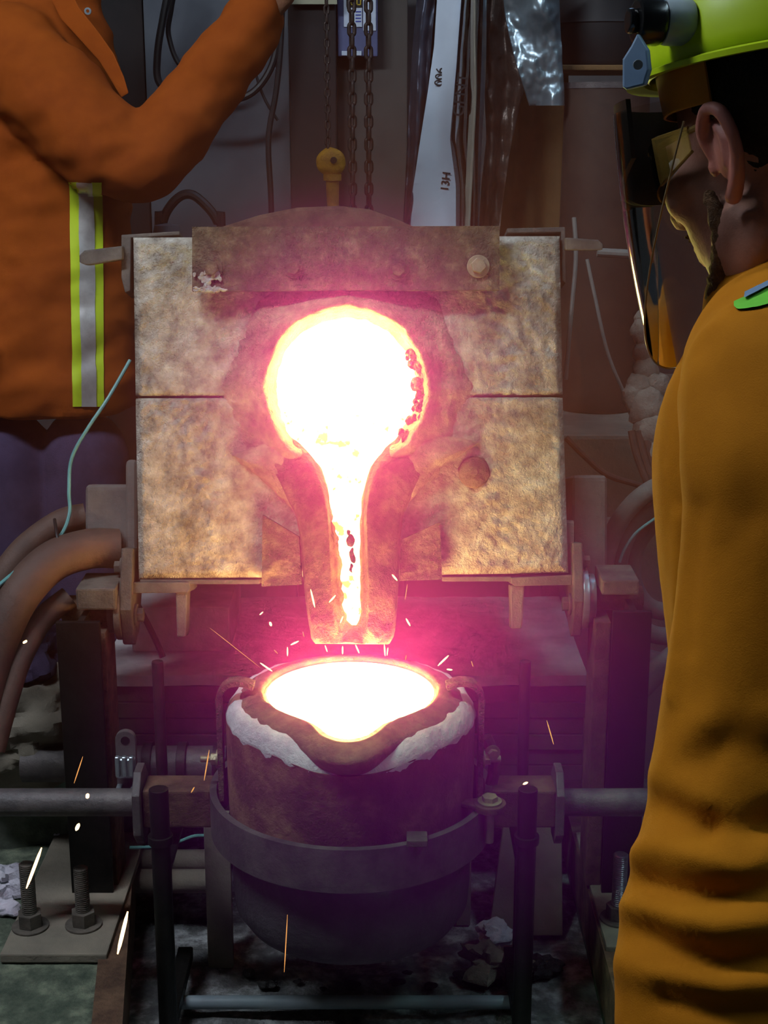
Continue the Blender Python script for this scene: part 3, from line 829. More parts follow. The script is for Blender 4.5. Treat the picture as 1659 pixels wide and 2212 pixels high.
# hold-down clips and their bolts
for sgn in (-1, 1):
    x = lambda r: LC.x+sgn*r
    yy = LC.y-0.015
    path = [(x(0.226), yy, 0.44), (x(0.226), yy, 0.60), (x(0.227), yy, 0.628), (x(0.219), yy-0.002, 0.648), (x(0.205), yy-0.004, 0.659), (x(0.185), yy-0.006, 0.661), (x(0.165), yy-0.007, 0.654)]
    path = spline(path, 6); mb = MB(); rings = []
    for i, p in enumerate(path):
        a = path[max(i-1, 0)]; b = path[min(i+1, len(path)-1)]; t = (b-a).normalized(); nrm = Vector((0, 1, 0)).cross(t).normalized()
        hw, ht = 0.014, 0.005
        rings.append([p+Vector((0, -hw, 0))-nrm*ht, p+Vector((0, hw, 0))-nrm*ht, p+Vector((0, hw, 0))+nrm*ht, p+Vector((0, -hw, 0))+nrm*ht])
    mb.rings(rings, True, False); cl = LAD.part(mb, 'hold_down_clip', 'scale_steel', 0.0015)
    mb = MB(); hexbolt(mb, (x(0.230), yy, 0.515), (sgn, 0, 0), 0.011, 0.014); mb.cyl((x(0.24), yy, 0.515), (x(0.262), yy, 0.515), 0.006, 12)
    LAD.part(mb, 'bolt', 'brass_bolt', 0.001, cl)
# molten pool in the ladle
mb = MB(); rings = []
for k in (0.995, 0.7, 0.4, 0.1, 0.01):
    ring = []
    for i in range(110):
        p = 2*PI*i/110; r = (0.1455+0.056*lobe(p, 0.285))*k
        z = 0.634+ (0.0015*noise.noise(Vector((sin(p)*r*60, cos(p)*r*60, 1))) if k < 0.9 else 0)
        ring.append(Vector((LC.x+r*sin(p), LC.y-r*cos(p), z)))
    rings.append(ring)
mb.rings(rings, cap=True)
one('molten_metal', mb, 'melt_pool', 'white-hot molten iron filling the crucible of the ladle', 'molten metal', (LC.x, LC.y, 0.634))

# ------------------------------------------------------------------ ladle shank (ring carrier)
SH = Local('ladle_shank', 'steel carrying ring with side arms and pipe handles gripping the ladle', 'shank', (LC.x, LC.y, 0.385))
SH.part(MB().lathe([(0.236, 0.385), (0.248, 0.385), (0.248, 0.462), (0.236, 0.462), (0.236, 0.385)], (LC.x, LC.y, 0), 110), 'ring', 'shank_steel', sharp=40)
tabp = WY(900, 1806, 2.165)
SH.part(MB().box((tabp.x-0.016, LC.y-0.235, 0.460), (tabp.x+0.018, LC.y-0.200, 0.472), None), 'tab', 'dusty_steel', 0.002)
for sgn, xf_, fx, ex in ((-1, 315, 304, -30), (1, 1197, 1204, 1500)):
    x0_ = LC.x+sgn*0.244; x1_ = xat(xf_, 1730, 2.40); x2_ = xat(fx, 1730, 2.40); x3_ = xat(ex, 1740, 2.40)
    SH.part(MB().box((min(x0_, x1_), LC.y-0.034, 0.392), (max(x0_, x1_), LC.y+0.034, 0.462)), 'arm_block', 'rust_steel', 0.004)
    prof = [(LC.y-0.05, 0.385), (LC.y-0.02, 0.355), (LC.y+0.02, 0.355), (LC.y+0.05, 0.385), (LC.y+0.05, 0.46), (LC.y+0.02, 0.492), (LC.y-0.02, 0.492), (LC.y-0.05, 0.46)]
    SH.part(MB().prism([Vector((x2_-0.007, a, b)) for a, b in prof], [Vector((x2_+0.007, a, b)) for a, b in prof]), 'end_flange', 'shank_steel', 0.002)
    SH.part(MB().tube([(x2_, LC.y, 0.425), (x3_, LC.y, 0.425)], 0.0245, 28), 'pipe_handle', 'shank_steel')
# eye lug with bolt at the right of the ring
ec = WY(1058, 1728, 2.30)
mb = MB().cyl((ec.x, ec.y, 0.462), (ec.x, ec.y, 0.474), 0.028, 28)
mb.prism([Vector((ec.x-0.005, ec.y-0.022, 0.464)), Vector((ec.x-0.05, ec.y-0.002, 0.466)), Vector((ec.x-0.05, ec.y+0.014, 0.466)), Vector((ec.x-0.005, ec.y+0.022, 0.464))],
         [Vector((ec.x-0.005, ec.y-0.022, 0.473)), Vector((ec.x-0.05, ec.y-0.002, 0.473)), Vector((ec.x-0.05, ec.y+0.014, 0.473)), Vector((ec.x-0.005, ec.y+0.022, 0.473))])
lg = SH.part(mb, 'eye_lug', 'rust_steel', 0.002)
mb = MB(); hexbolt(mb, (ec.x, ec.y, 0.474), (0, 0, 1), 0.014, 0.012); mb.cyl((ec.x, ec.y, 0.40), (ec.x, ec.y, 0.47), 0.008, 14); SH.part(mb, 'bolt', 'brass_bolt', 0.001, lg)
lt = WY(1040, 1660, 2.42)
mb = MB(); 
path = spline([Vector((LC.x+0.246, 2.40, 0.455)), Vector((LC.x+0.252, 2.40, 0.49)), Vector((LC.x+0.248, 2.40, 0.52)), Vector((LC.x+0.236, 2.40, 0.55))], 5)
mb.tube(path, 0.011, 10); SH.part(mb, 'latch_arm', 'rust_steel')
mb = MB(); hexbolt(mb, (LC.x+0.246, 2.388, 0.525), (0.3, -1, 0), 0.010, 0.012); SH.part(mb, 'latch_bolt', 'brass_bolt', 0.001)
# ribbed clamp standing on the left handle
c0 = WY(276, 1715, 2.44); cy = 2.44
mb = MB(); pr = []
hw = 0.018
for i in range(13):
    a = PI*i/12; pr.append((c0.x+hw*cos(a), WY(276, 1598, cy).z+hw*sin(a)*0.9))
pr = [(c0.x+hw, c0.z)]+pr+[(c0.x-hw, c0.z)]
mb.prism([Vector((a, cy, b)) for a, b in pr], [Vector((a, cy+0.012, b)) for a, b in pr])
cl = SH.part(mb, 'clamp_plate', 'shank_steel', 0.001)
mb = MB().box((c0.x-hw, cy-0.016, WY(276, 1675, cy).z), (c0.x+hw, cy, WY(276, 1632, cy).z)); SH.part(mb, 'clamp_cap', 'galv', 0.006, cl, bseg=3)
for k in (-1, 0, 1):
    mb = MB().box((c0.x+k*0.0125-0.004, cy-0.022, WY(276, 1668, cy).z), (c0.x+k*0.0125+0.004, cy-0.012, WY(276, 1625, cy).z)); SH.part(mb, 'clamp_rib', 'galv', 0.003, cl, bseg=3)
mb = MB().tube([(c0.x, cy-0.001, WY(276, 1600, cy).z), (c0.x, cy+0.001, WY(276, 1600, cy).z)], 0.008, 16); SH.part(mb, 'clamp_hole', 'black_steel', 0, cl)
mb = MB().box((c0.x-hw, cy-0.02, c0.z-0.02), (c0.x-hw+0.010, cy+0.012, c0.z+0.02)).box((c0.x+hw-0.010, cy-0.02, c0.z-0.02), (c0.x+hw, cy+0.012, c0.z+0.02)); SH.part(mb, 'clamp_foot', 'galv', 0.002, cl)

# ------------------------------------------------------------------ ladle stand
STD = Local('ladle_stand', 'black steel floor stand with upright posts holding the ladle shank', 'stand', (LC.x, 2.38, 0))
for px, pr_, wf, wr in ((343, 343, 0.0165, 0.0105), (1140, 1133, 0.0165, 0.0105)):
    xf_ = xat(px, 1720, 2.285); ztop = WY(px, 1704, 2.285).z
    STD.part(MB().cyl((xf_, 2.285, 0), (xf_, 2.285, ztop), wf, 26), 'front_post', 'black_steel', 0.002)
    STD.part(MB().cyl((xf_, 2.285, ztop-0.10), (xf_, 2.285, ztop-0.085), wf+0.005, 26), 'collar', 'black_steel', 0.002)
    xr_ = xat(pr_, 1500, 2.52); zt2 = WY(pr_, 1428, 2.52).z
    STD.part(MB().cyl((xr_, 2.52, 0), (xr_, 2.52, zt2), wr, 22), 'rear_post', 'dark_steel', 0.002)
    STD.part(MB().box((xf_-0.014, 2.285, 0.04), (xf_+0.014, 2.52, 0.065)), 'side_rail', 'black_steel', 0.002)
    STD.part(MB().box((xf_-0.014, 2.285, 0.345), (xf_+0.014, 2.52, 0.3545)), 'cradle_plate', 'black_steel', 0.001)
bl = WZ(345, 2165, 0.03); br = WZ(1140, 2165, 0.03)
STD.part(MB().tube([(xat(343, 1720, 2.285), bl.y, 0.03), (xat(1140, 1720, 2.285), bl.y, 0.03)], 0.0125, 18), 'bottom_bar', 'plastic_grey')

# ================================================================== hoses and wires at the sides
def hose(label, pts, r, m, name='hose', cat='hose', group=None, n=16, seg=8):
    return one(name, MB().tube(spline(pts, seg), r, n), m, label, cat, Vector(pts[0]), group)
hose('thick brown hose curving down from the left port box, the upper one', [D(186, 1115, 2.85), D(130, 1130, 2.84), D(60, 1180, 2.82), D(10, 1240, 2.80), D(-60, 1340, 2.78)], 0.026, 'hose_rubber', group='hoses from the left port box')
hose('thick brown hose sagging from the left port box to the floor, the lower one', [D(255, 1185, 2.80), D(190, 1186, 2.78), D(110, 1215, 2.74), D(40, 1290, 2.70), D(-10, 1400, 2.68), D(-50, 1560, 2.66)], 0.038, 'hose_rubber', group='hoses from the left port box')
hose('thin brown hose hanging at the far left below the thick hoses', [D(150, 1290, 2.76), D(90, 1340, 2.74), D(45, 1420, 2.70), D(18, 1500, 2.68), D(-15, 1620, 2.66)], 0.022, 'hose_rubber')
hose('thin teal wire looping down the left side of the furnace', [D(281, 778, 2.86), D(235, 858, 2.83), D(190, 925, 2.82), D(155, 990, 2.82), D(149, 1060, 2.81), D(150, 1110, 2.80), D(128, 1160, 2.77), D(70, 1205, 2.72), D(0, 1262, 2.68), D(-40, 1300, 2.66)], 0.0035, 'wire_teal', 'wire', 'wire', n=8)
hose('thin dark strap hanging off the left thick hoses', [D(118, 1122, 2.80), D(122, 1150, 2.75), D(130, 1185, 2.735), D(142, 1212, 2.72)], 0.003, 'cable_black', 'strap', 'strap', n=8)
hose('black rod slanting behind the left bracket foot', [D(292, 1296, 2.86), D(330, 1370, 2.86), D(352, 1420, 2.86)], 0.006, 'cable_black', 'rod', 'rod', n=10)
# heap of cloth on the floor at far left behind the hoses
for label, cx, cy_, t, rx, rz, m, sd, nm in (('crumpled purple-grey rag on the heap left of the post', 40, 1400, 2.98, 0.11, 0.075, 'trousers', 3, 'rag'),
                                 ('grey folded tarpaulin on the floor left of the post', 30, 1560, 2.98, 0.15, 0.13, 'bench_grey', 8, 'tarpaulin')):
    c = D(cx, cy_, t); mb = MB(); mb.ell(c, (rx, 0.10, rz), 60, 40)
    for i, p in enumerate(mb.v):
        q = (p-c); mb.v[i] = p+q.normalized()*0.03*fbm(Vector((p.x*1.5, p.y*2, p.z*3+sd)), 6, 4)
    one(nm, mb, m, label, 'cloth', (c.x, c.y, c.z-rz))
mb = MB(); c = WZ(70, 1700, 0.05)
c = Vector((D(40, 1680, 2.95).x, 2.9, 0.0))
mb.ell((c.x, c.y, 0.17), (0.24, 0.13, 0.20), 60, 40)
for i, p in enumerate(mb.v): mb.v[i] = p+Vector((0, -1, 0.6))*0.03*fbm(p, 5, 4)
one('tarpaulin', mb, 'concrete', 'pale grey tarpaulin heaped on the floor under the left shank', 'cloth', (c.x, c.y, 0.0))

# white fibre scraps and clinker
def scrap(label, c, r, m, sd, name='fibre_scrap', cat='scrap', group=None, flat=0.5):
    mb = MB(); mb.ell(c, (r, r*0.8, r*flat), 28, 18)
    for i, p in enumerate(mb.v):
        q = p-Vector(c); mb.v[i] = p+q*(0.9*fbm(p+Vector((sd, 0, 0)), 30, 3))
    return one(name, mb, m, label, cat, (c[0], c[1], c[2]-r*flat), group)
scrap('white fibre scrap on the plinth behind the left post foot', WZ(125, 1802, PZ+0.02), 0.018, 'fibre', 1)
scrap('large white fibre scrap beside the two studs at far left', WZ(12, 1905, PZ+0.02), 0.045, 'fibre', 5, flat=0.6)
scrap('long white fibre scrap at the left end of the base plate', WZ(6, 1960, PZ+0.012), 0.026, 'fibre', 9)
scrap('white fibre scrap on the floor behind the right stand post', WZ(1075, 2020, 0.03), 0.035, 'fibre', 12)
scrap('grey clinker lump on the floor behind the right stand post', WZ(1070, 2075, 0.03), 0.055, 'rag', 15, 'clinker_lump', 'lump')
scrap('shiny black clinker lump beside the right stand post', WZ(1172, 2085, 0.02), 0.035, 'clinker', 19, 'clinker_lump', 'lump')
for k, (x, y) in enumerate(((640, 2120), (700, 2135), (860, 2120), (930, 2130), (1000, 2110), (880, 2100), (760, 2128), (580, 2128), (1060, 2125), (540, 2100))):
    scrap('small dark clinker crumb on the floor below the ladle', WZ(x, y, 0.008), random.uniform(0.008, 0.016), 'clinker', 30+k*3, 'clinker_crumb', 'crumb', 'crumbs below the ladle')

# ================================================================== background
YB = 4.0
def bgbox(px0, py0, px1, py1, Y, dep, mb=None):
    a = WY(px0, py0, Y); b = WY(px1, py1, Y)
    return (mb or MB()).box((a.x, Y, b.z), (b.x, Y+dep, a.z))
# grey wall panels and the dark column
def standing(name, px0, px1, py_top, Y, dep, m, label, cat, kind=None, bevel=0.004, ztop=None):
    a = WY(px0, 240, Y).x; b = WY(px1, 240, Y).x; zt = ztop or WY(px0, py_top, Y).z
    return one(name, MB().box((a, Y, 0.0), (b, Y+dep, zt)), m, label, cat, ((a+b)/2, Y+dep/2, 0.0), None, bevel, kind)
standing('wall_panel', 318, 626, -60, 4.40, 0.03, 'panel_grey', 'pale grey panel on the back wall behind the cable loops', 'panel')
standing('wall_panel', 728, 880, -60, 4.40, 0.03, 'panel_brown', 'grey-brown panel on the back wall behind the chains', 'panel')
standing('steel_column', 626, 727, -60, 4.30, 0.10, 'column_dark', 'dark brown steel column between the wall panels', 'column')
standing('wall_panel', 200, 316, -60, 4.44, 0.03, 'column_dark', 'dark blue-grey panel at the left end of the back wall', 'panel')
o = bgbox(628, -40, 728, 9, 4.27, 0.02); one('sign_board', o, 'beige_board', 'edge of a pale beige board on top of the dark column', 'board', WY(678, 9, 4.27))
# control box with a printed card
CB = Local('control_box', 'blue-grey control box with a printed white card behind the chains', 'box', WY(776, 122, 4.30))
CB.part(bgbox(728, -60, 816, 122, 4.33, 0.05), 'box_body', 'control_blue', 0.004)
CB.part(bgbox(742, -60, 782, 58, 4.326, 0.003), 'card', 'label_white'); CB.part(bgbox(784, -60, 812, 66, 4.326, 0.003), 'card', 'label_white')
CB.part(bgbox(748, -20, 782, 15, 4.322, 0.003), 'emblem_field', 'ink_black')
for x0_ in (757, 770):
    mb = bgbox(x0_, -10, x0_+10, -7, 4.3205, 0.0015); bgbox(x0_, -10, x0_+2, 11, 4.3205, 0.0015, mb); bgbox(x0_+8, -10, x0_+10, 11, 4.3205, 0.0015, mb); bgbox(x0_, 9, x0_+10, 11, 4.3205, 0.0015, mb)
    CB.part(mb, 'emblem_mark', 'label_yellow')
mb = MB()
for yy in (24, 31, 38, 45): bgbox(768, yy, 780, yy+2.5, 4.3245, 0.0012, mb)
CB.part(mb, 'print_lines', 'ink_blue')
for x0_ in (738, 768): CB.part(bgbox(x0_, 110, x0_+13, 120, 4.322, 0.008), 'switch', 'label_white', 0.001)

# cable loops
hose('thick black cable hanging in a big loop on the grey panel', [WY(372, -60, 4.2), WY(352, 40, 4.2), WY(340, 120, 4.2), WY(345, 180, 4.2), WY(395, 212, 4.2), WY(480, 218, 4.2), WY(545, 200, 4.2), WY(588, 140, 4.2), WY(600, 60, 4.2), WY(598, -60, 4.2)], 0.010, 'cable_black', 'cable', 'cable', n=10)
hose('thin black cable inside the big loop on the grey panel', [WY(385, -60, 4.25), WY(370, 20, 4.25), WY(365, 80, 4.25), WY(400, 150, 4.25), WY(500, 160, 4.25), WY(560, 60, 4.25), WY(555, -60, 4.25)], 0.007, 'cable_black', 'cable', 'cable', n=10)
hose('black cable hanging straight beside the dark column', [WY(612, -60, 4.2), WY(606, 100, 4.2), WY(596, 200, 4.2), WY(580, 300, 4.2), WY(585, 420, 4.2), WY(588, 520, 4.2)], 0.008, 'cable_black', 'cable', 'cable', n=10)
hose('thin wire hanging to the panel foot behind the raised sleeve', [WY(470, -40, 4.22), WY(540, 60, 4.22), WY(548, 140, 4.22), WY(570, 210, 4.22), WY(600, 260, 4.22)], 0.004, 'cable_black', 'cable', 'cable', n=8)
# dark machine parts and hoses standing behind the furnace at left
mb = MB(); mb.tube(spline([Vector((WY(352, 480, 3.9).x-0.02, 3.9, 0.0)), WY(345, 560, 3.9), WY(352, 480, 3.9), WY(372, 440, 3.9), WY(400, 420, 3.9), WY(430, 430, 3.9), WY(470, 480, 3.9), WY(480, 560, 3.9), Vector((WY(470, 480, 3.9).x, 3.9, 0.0))]), 0.012, 10)
one('hose', mb, 'cable_black', 'dark hose arch behind the top left of the furnace', 'hose', WY(352, 480, 3.9))
cz = WY(360, 482, 3.7)
one('gas_bottle', MB().lathe([(0.0, 0), (0.035, 0), (0.036, 0.02), (0.036, cz.z-0.03), (0.03, cz.z-0.005), (0.0, cz.z)], (cz.x, 3.7, 0), 32), 'panel_grey', 'pale bottle top showing behind the top left corner of the furnace', 'bottle', (cz.x, 3.7, 0))

# chains
def chain(label, px, py0, py1, Y, pitch_px, wire, name='chain'):
    top = WY(px, py0, Y); bot = WY(px, py1, Y); pit = pitch_px*top.y/FPX*1.02
    n = int((top.z-bot.z)/pit)+1
    o = thing(name, label, 'chain', (bot.x, Y, bot.z), None, 'hoist chains')
    Lk = pit+2.2*wire; W_ = Lk*0.62
    a = Lk/2-W_/2; r = W_/2-wire
    path = []
    for k in range(8): t = PI*k/7; path.append(Vector((r*cos(t), 0, a+r*sin(t))))
    for k in range(8): t = PI+PI*k/7; path.append(Vector((r*cos(t), 0, -a+r*sin(t))))
    path.append(path[0]); 
    mb = MB(); rings = []; m_ = 6
    P = path[:-1]; N_ = len(P)
    for i in range(N_+1):
        p = P[i % N_]; t = (P[(i+1) % N_]-P[i-1 if i <= N_-1 else N_-1]).normalized() if i < N_ else (P[1]-P[N_-1]).normalized()
        u = Vector((0, 1, 0)); v = t.cross(u)
        rings.append([p+(u*cos(2*PI*k/m_)+v*sin(2*PI*k/m_))*wire for k in range(m_)])
    me = mb.rings(rings, False).mesh('link', 'chain_steel', sharp=70)
    for i in range(n):
        k = link('link', me, o); k.location = (0, 0, i*pit); k.rotation_euler = (0, 0, math.radians(15 if i % 2 else 105))
    return o
chain('heavy chain hanging between the control box and the yellow hook, the middle one', 762, -40, 480, 3.85, 22.5, 0.0052)
chain('heavy open-link chain hanging nearest the white paper sheet', 797, -40, 480, 3.85, 22.5, 0.0052)
chain('thin dark chain holding the yellow hook', 708, -40, 322, 3.70, 16, 0.0032)
# yellow hook on its shank
HK = Local('chain_hook', 'scuffed yellow hoist eye on a stem above the furnace top plate', 'hook', WY(716, 485, 3.70))
c = WY(716, 351, 3.70)
mb = MB(); mb.ell(c, (0.036, 0.022, 0.036), 24, 16); HK.part(mb.noise(0.003, 40, 2), 'swivel_head', 'yellow_hook')
HK.part(MB().cyl(c+Vector((0.006, -0.026, 0.006)), c+Vector((0.006, -0.018, 0.006)), 0.008, 16), 'pin', 'chain_steel')
HK.part(MB().tube([WY(718, 380, 3.70), WY(719, 435, 3.70), WY(722, 500, 3.70)], [0.017, 0.015, 0.012], 14), 'stem', 'yellow_hook')
HK.part(MB().cyl(WY(718, 376, 3.70), WY(718, 390, 3.70), 0.022, 18), 'stem_collar', 'yellow_hook')

# hanging sheets (coats, foil, paper)
def hang(name, label, cat, rows, Y, m, folds=3, amp=0.015, thick=0.004, seed=0.0, sharpf=1.0, group=None, crinkle=0.004):
    """rows [(py, xl, xr)]"""
    mb = MB(); n = len(rows); ytop, ybot = rows[0][0], rows[-1][0]
    def f(u, v):
        py = ytop+(ybot-ytop)*v
        xl, xr = interp(rows, py)
        p = WY(xl+(xr-xl)*u, py, Y)
        wv = sin((u*folds+0.3*noise.noise(Vector((v*2, seed, 0))))*2*PI+seed)*amp
        cr = crinkle*fbm(Vector((p.x*1.0, seed, p.z*0.7)), 18, 3)
        return p+Vector((0, wv+cr-amp*1.2*sin(PI*u), 0))
    mb.grid(f, 36, 60, True, (0, thick, 0))
    base = WY((rows[-1][1]+rows[-1][2])/2, ybot, Y)
    mb.xf(Matrix.Translation(-base)); o = mb.build(name, m, None, sharp=60); o.location = base
    tag(o, label, cat, group); return o, base
hang('foil_coat', 'crinkled dark blue foil coat hanging left of the white sheet', 'coat', [(-60, 905, 945), (120, 890, 930), (300, 880, 915), (540, 868, 890)], 3.80, 'foil_dark', 1.2, 0.012, seed=1.0, crinkle=0.012)
hang('foil_coat', 'dark red-brown strip hanging close against the white sheet', 'coat', [(-60, 940, 960), (150, 920, 940), (300, 905, 930), (540, 878, 905)], 3.86, 'column_dark', 1, 0.008, seed=2.0)
ws, wsb = hang('paper_sheet', 'tall bluish-white printed sheet hanging behind the furnace', 'sheet', [(-60, 948, 1010), (100, 938, 1005), (200, 924, 1000), (300, 908, 985), (400, 893, 985), (560, 872, 985)], 3.78, 'paper_white', 0.55, 0.016, seed=0.6, crinkle=0.001)
pf, pfb = hang('plastic_film', 'translucent plastic film tube hanging right of the white sheet', 'film', [(-60, 1000, 1046), (150, 985, 1040), (300, 972, 1034), (400, 985, 1032), (560, 985, 1032)], 3.735, 'film_clear', 1.6, 0.010, seed=3.0, thick=0.002)
hang('plastic_film', 'grey rolled film edge hanging between plastic tube and brown coat', 'film', [(-60, 1018, 1030), (200, 1016, 1030), (400, 1006, 1020), (560, 1000, 1012)], 3.72, 'plastic_film', 0.5, 0.010, seed=1.4)
hang('foil_coat', 'narrow grey foil strip hanging right of the plastic tube', 'coat', [(-60, 1034, 1052), (150, 1036, 1050), (300, 1030, 1042), (560, 1020, 1032)], 3.80, 'foil', 0.6, 0.010, seed=5.0)
hang('foil_coat', 'dark brown foil coat hanging behind the silver sleeve', 'coat', [(-60, 1050, 1110), (200, 1046, 1130), (300, 1050, 1105), (400, 1040, 1090), (560, 1030, 1072)], 3.84, 'foil_brown', 1.1, 0.016, seed=4.0, crinkle=0.014)
hang('foil_sleeve', 'shiny silver foil sleeve with stitched hem hanging at the top', 'sleeve', [(-60, 1082, 1205), (60, 1098, 1210), (150, 1118, 1214), (200, 1136, 1218), (228, 1146, 1219)], 3.66, 'foil', 0.8, 0.022, seed=0.4, crinkle=0.016, thick=0.02)
hang('canvas_sheet', 'tan canvas sheet hanging below the silver sleeve', 'sheet', [(-60, 1060, 1225), (200, 1060, 1228), (400, 1050, 1232), (600, 1040, 1240), (900, 1030, 1240)], 4.0, 'tan_sheet', 2.6, 0.012, seed=2.2)
# printed marks on the white sheet and the film, reading upwards
def text(parent, base, s, px, py, Y, size_px, m, name):
    cu = bpy.data.curves.new(name, 'FONT'); cu.body = s; cu.extrude = 0.0004; cu.offset = 0.0003
    cu.size = size_px*Y/FPX*1.4; cu.align_x = 'CENTER'; cu.align_y = 'CENTER'
    o = bpy.data.objects.new(name, cu); COL.objects.link(o)
    dg = bpy.context.evaluated_depsgraph_get(); me = bpy.data.meshes.new_from_object(o.evaluated_get(dg))
    bpy.data.objects.remove(o)
    from mathutils.bvhtree import BVHTree
    bv = BVHTree.FromPolygons([v.co+base for v in parent.data.vertices], [q.vertices[:] for q in parent.data.polygons])
    h = bv.ray_cast(CAM, (WY(px, py, Y)-CAM).normalized())[0]
    p = (h if h is not None else WY(px, py, Y))+Vector((0, -0.003, 0))
    me.transform(Matrix.Translation(p-base) @ Matrix.Rotation(PI/2, 4, 'X') @ Matrix.Rotation(PI/2-0.12, 4, 'Z'))
    me.materials.clear(); me.materials.append(MATS[m]); me.name = name
    return link(name, me, parent)
text(ws, wsb, '006', 950, 166, 3.752, 18, 'ink_black', 'printed_number')
text(ws, wsb, '13H', 963, 392, 3.752, 17, 'ink_black', 'printed_number')
text(pf, pfb, 'GENT', 996, 205, 3.700, 24, 'ink_black', 'printed_word')
# cans and barrels at right
def barrel(label, px0, px1, py0, py1, Y, m, lid, name='drum'):
    a = WY(px0, py0, Y); b = WY(px1, py1, Y); r = (b.x-a.x)/2; h = a.z-b.z
    B = Local(name, label, 'drum', ((a.x+b.x)/2, Y+r, b.z))
    B.part(MB().lathe([(0, 0), (r*0.96, 0), (r, 0.01), (r, h*0.33), (r*1.02, h*0.34), (r, h*0.36), (r, h*0.66), (r*1.02, h*0.67), (r, h*0.69), (r, h), (r*0.97, h+0.006), (0, h+0.006)], ((a.x+b.x)/2, Y+r, b.z), 48), 'drum_body', m)
    B.part(MB().lathe([(r*0.94, h+0.006), (r*1.01, h+0.006), (r*1.01, h+0.018), (r*0.94, h+0.018), (r*0.94, h+0.006)], ((a.x+b.x)/2, Y+r, b.z), 48), 'rim', lid)
# shelf that carries the black drum
sh0 = WY(1205, 108, 3.75)
one('wall_shelf', bgbox(1206, 140, 1480, 152, 3.72, 0.5), 'tan_sheet', 'brown shelf under the black drum at upper right', 'shelf', WY(1340, 152, 3.72), None, 0.003)
barrel('black drum on the shelf behind the yellow helmet', 1215, 1420, -140, 139, 3.74, 'barrel_dark', 'barrel_dark')
bz = WY(1300, 1020, 3.55).z
one('work_bench', MB().box((WY(1180, 900, 3.35).x, 3.35, 0.0), (1.6, 4.2, WY(1300, 940, 3.35).z)), 'bench_grey', 'dusty grey bench behind the right side of the furnace', 'bench', (1.0, 3.7, 0), None, 0.01)
bt = WY(1300, 940, 3.35).z
a = WY(1232, 190, 3.60); b = WY(1420, 190, 3.60)
r = (b.x-a.x)/2
B = Local('drum', 'dark brown drum with grey rim standing on the bench', 'drum', ((a.x+b.x)/2, 3.60+r, bt+0.001))
h = a.z-bt
B.part(MB().lathe([(0, 0.002), (r*1.06, 0.002), (r*1.08, 0.01), (r*1.0, h), (r*0.96, h+0.004), (0, h-0.02)], ((a.x+b.x)/2, 3.60+r, bt), 48), 'drum_body', 'barrel_brown')
B.part(MB().lathe([(r*0.95, h), (r*1.02, h), (r*1.02, h+0.014), (r*0.95, h+0.014), (r*0.95, h)], ((a.x+b.x)/2, 3.60+r, bt), 48), 'rim', 'shank_steel')
# rod across the right, ropes
hose('thin grey rod running right from the furnace lug', [D(1290, 545, 2.95), D(1360, 549, 2.95), D(1420, 552, 2.95)], 0.009, 'hose_grey', 'rod', 'rod', n=10)
hose('thin cord falling in a curve right of the furnace to the dusty knot', [D(1268, 560, 3.2), D(1285, 640, 3.2), D(1312, 760, 3.2), D(1346, 845, 3.2)], 0.004, 'hose_grey', 'cord', 'cord', n=8)
hose('straight thin cord hanging beside the right edge of the furnace', [D(1240, 470, 3.25), D(1244, 560, 3.25), D(1232, 700, 3.25), D(1222, 820, 3.25)], 0.005, 'hose_grey', 'cord', 'cord', n=8)
hose('brown cable crossing the bench right of the furnace', [D(1222, 945, 3.30), D(1262, 985, 3.30), D(1310, 1025, 3.30), D(1370, 1045, 3.3), D(1420, 1060, 3.3)], 0.007, 'hose_rubber', 'cable', 'cable', n=10)
# dusty knotted cable bundle hanging at right
BK = Local('cable_bundle', 'dusty clotted cable bundle hanging beside the right worker', 'cable', D(1400, 1080, 3.0))
mb = MB()
for x, y, r in ((1392, 690, 0.020), (1388, 720, 0.026), (1392, 760, 0.026), (1400, 800, 0.026), (1385, 838, 0.030), (1370, 860, 0.028), (1400, 880, 0.040), (1410, 930, 0.040), (1420, 830, 0.03), (1420, 980, 0.035), (1410, 740, 0.03)):
    mb.ell(D(x, y, 3.0), (r, r*0.9, r*1.1), 16, 12)
for i, p in enumerate(mb.v): mb.v[i] = p+Vector((fbm(p, 24, 3), 0, fbm(p+Vector((4, 0, 0)), 24, 3)))*0.010
BK.part(mb, 'clotted_knot', 'rag')
for k, (x0_, x1_) in enumerate(((1370, 1405), (1385, 1418), (1400, 1430))):
    BK.part(MB().tube(spline([D(x0_-6, 930, 2.98), D(x0_+6, 985, 2.98), D(x1_, 1060, 2.98), D(x1_+20, 1120, 2.98)]), 0.008, 10), 'cable_strand', 'hose_rubber')
# coil of grey hoses at right
for k, (rx, m) in enumerate(((0.20, 'hose_grey'), (0.155, 'hose_grey'), (0.11, 'hose_grey'))):
    c = D(1470, 1250, 2.98); pts = []
    for i in range(19):
        a = math.radians(60+i*14); pts.append(c+Vector((rx*cos(a)*0.75, 0.03*k+0.004*i, rx*sin(a))))
    hose(('outermost', 'middle', 'innermost')[k]+' turn of the grey hose coil between furnace and right worker', pts, 0.019, m, group='coiled hose turns')
hose('pale teal wire lying along the grey hose coil', [D(1415, 1120, 2.93), D(1375, 1150, 2.93), D(1350, 1185, 2.93), D(1338, 1215, 2.93)], 0.003, 'wire_teal', 'wire', 'wire', n=8)
hose('thick grey hose crossing the floor behind the right post', [D(1330, 1540, 3.0), D(1380, 1490, 3.0), D(1430, 1440, 3.0), D(1480, 1400, 3.0)], 0.024, 'hose_grey')
one('floor_box', MB().box((WY(1230, 1060, 3.2).x, 3.2, 0), (1.4, 3.34, WY(1300, 1150, 3.2).z)), 'bench_grey', 'dusty grey cabinet below the bench at right', 'cabinet', (0.9, 3.27, 0), None, 0.008)

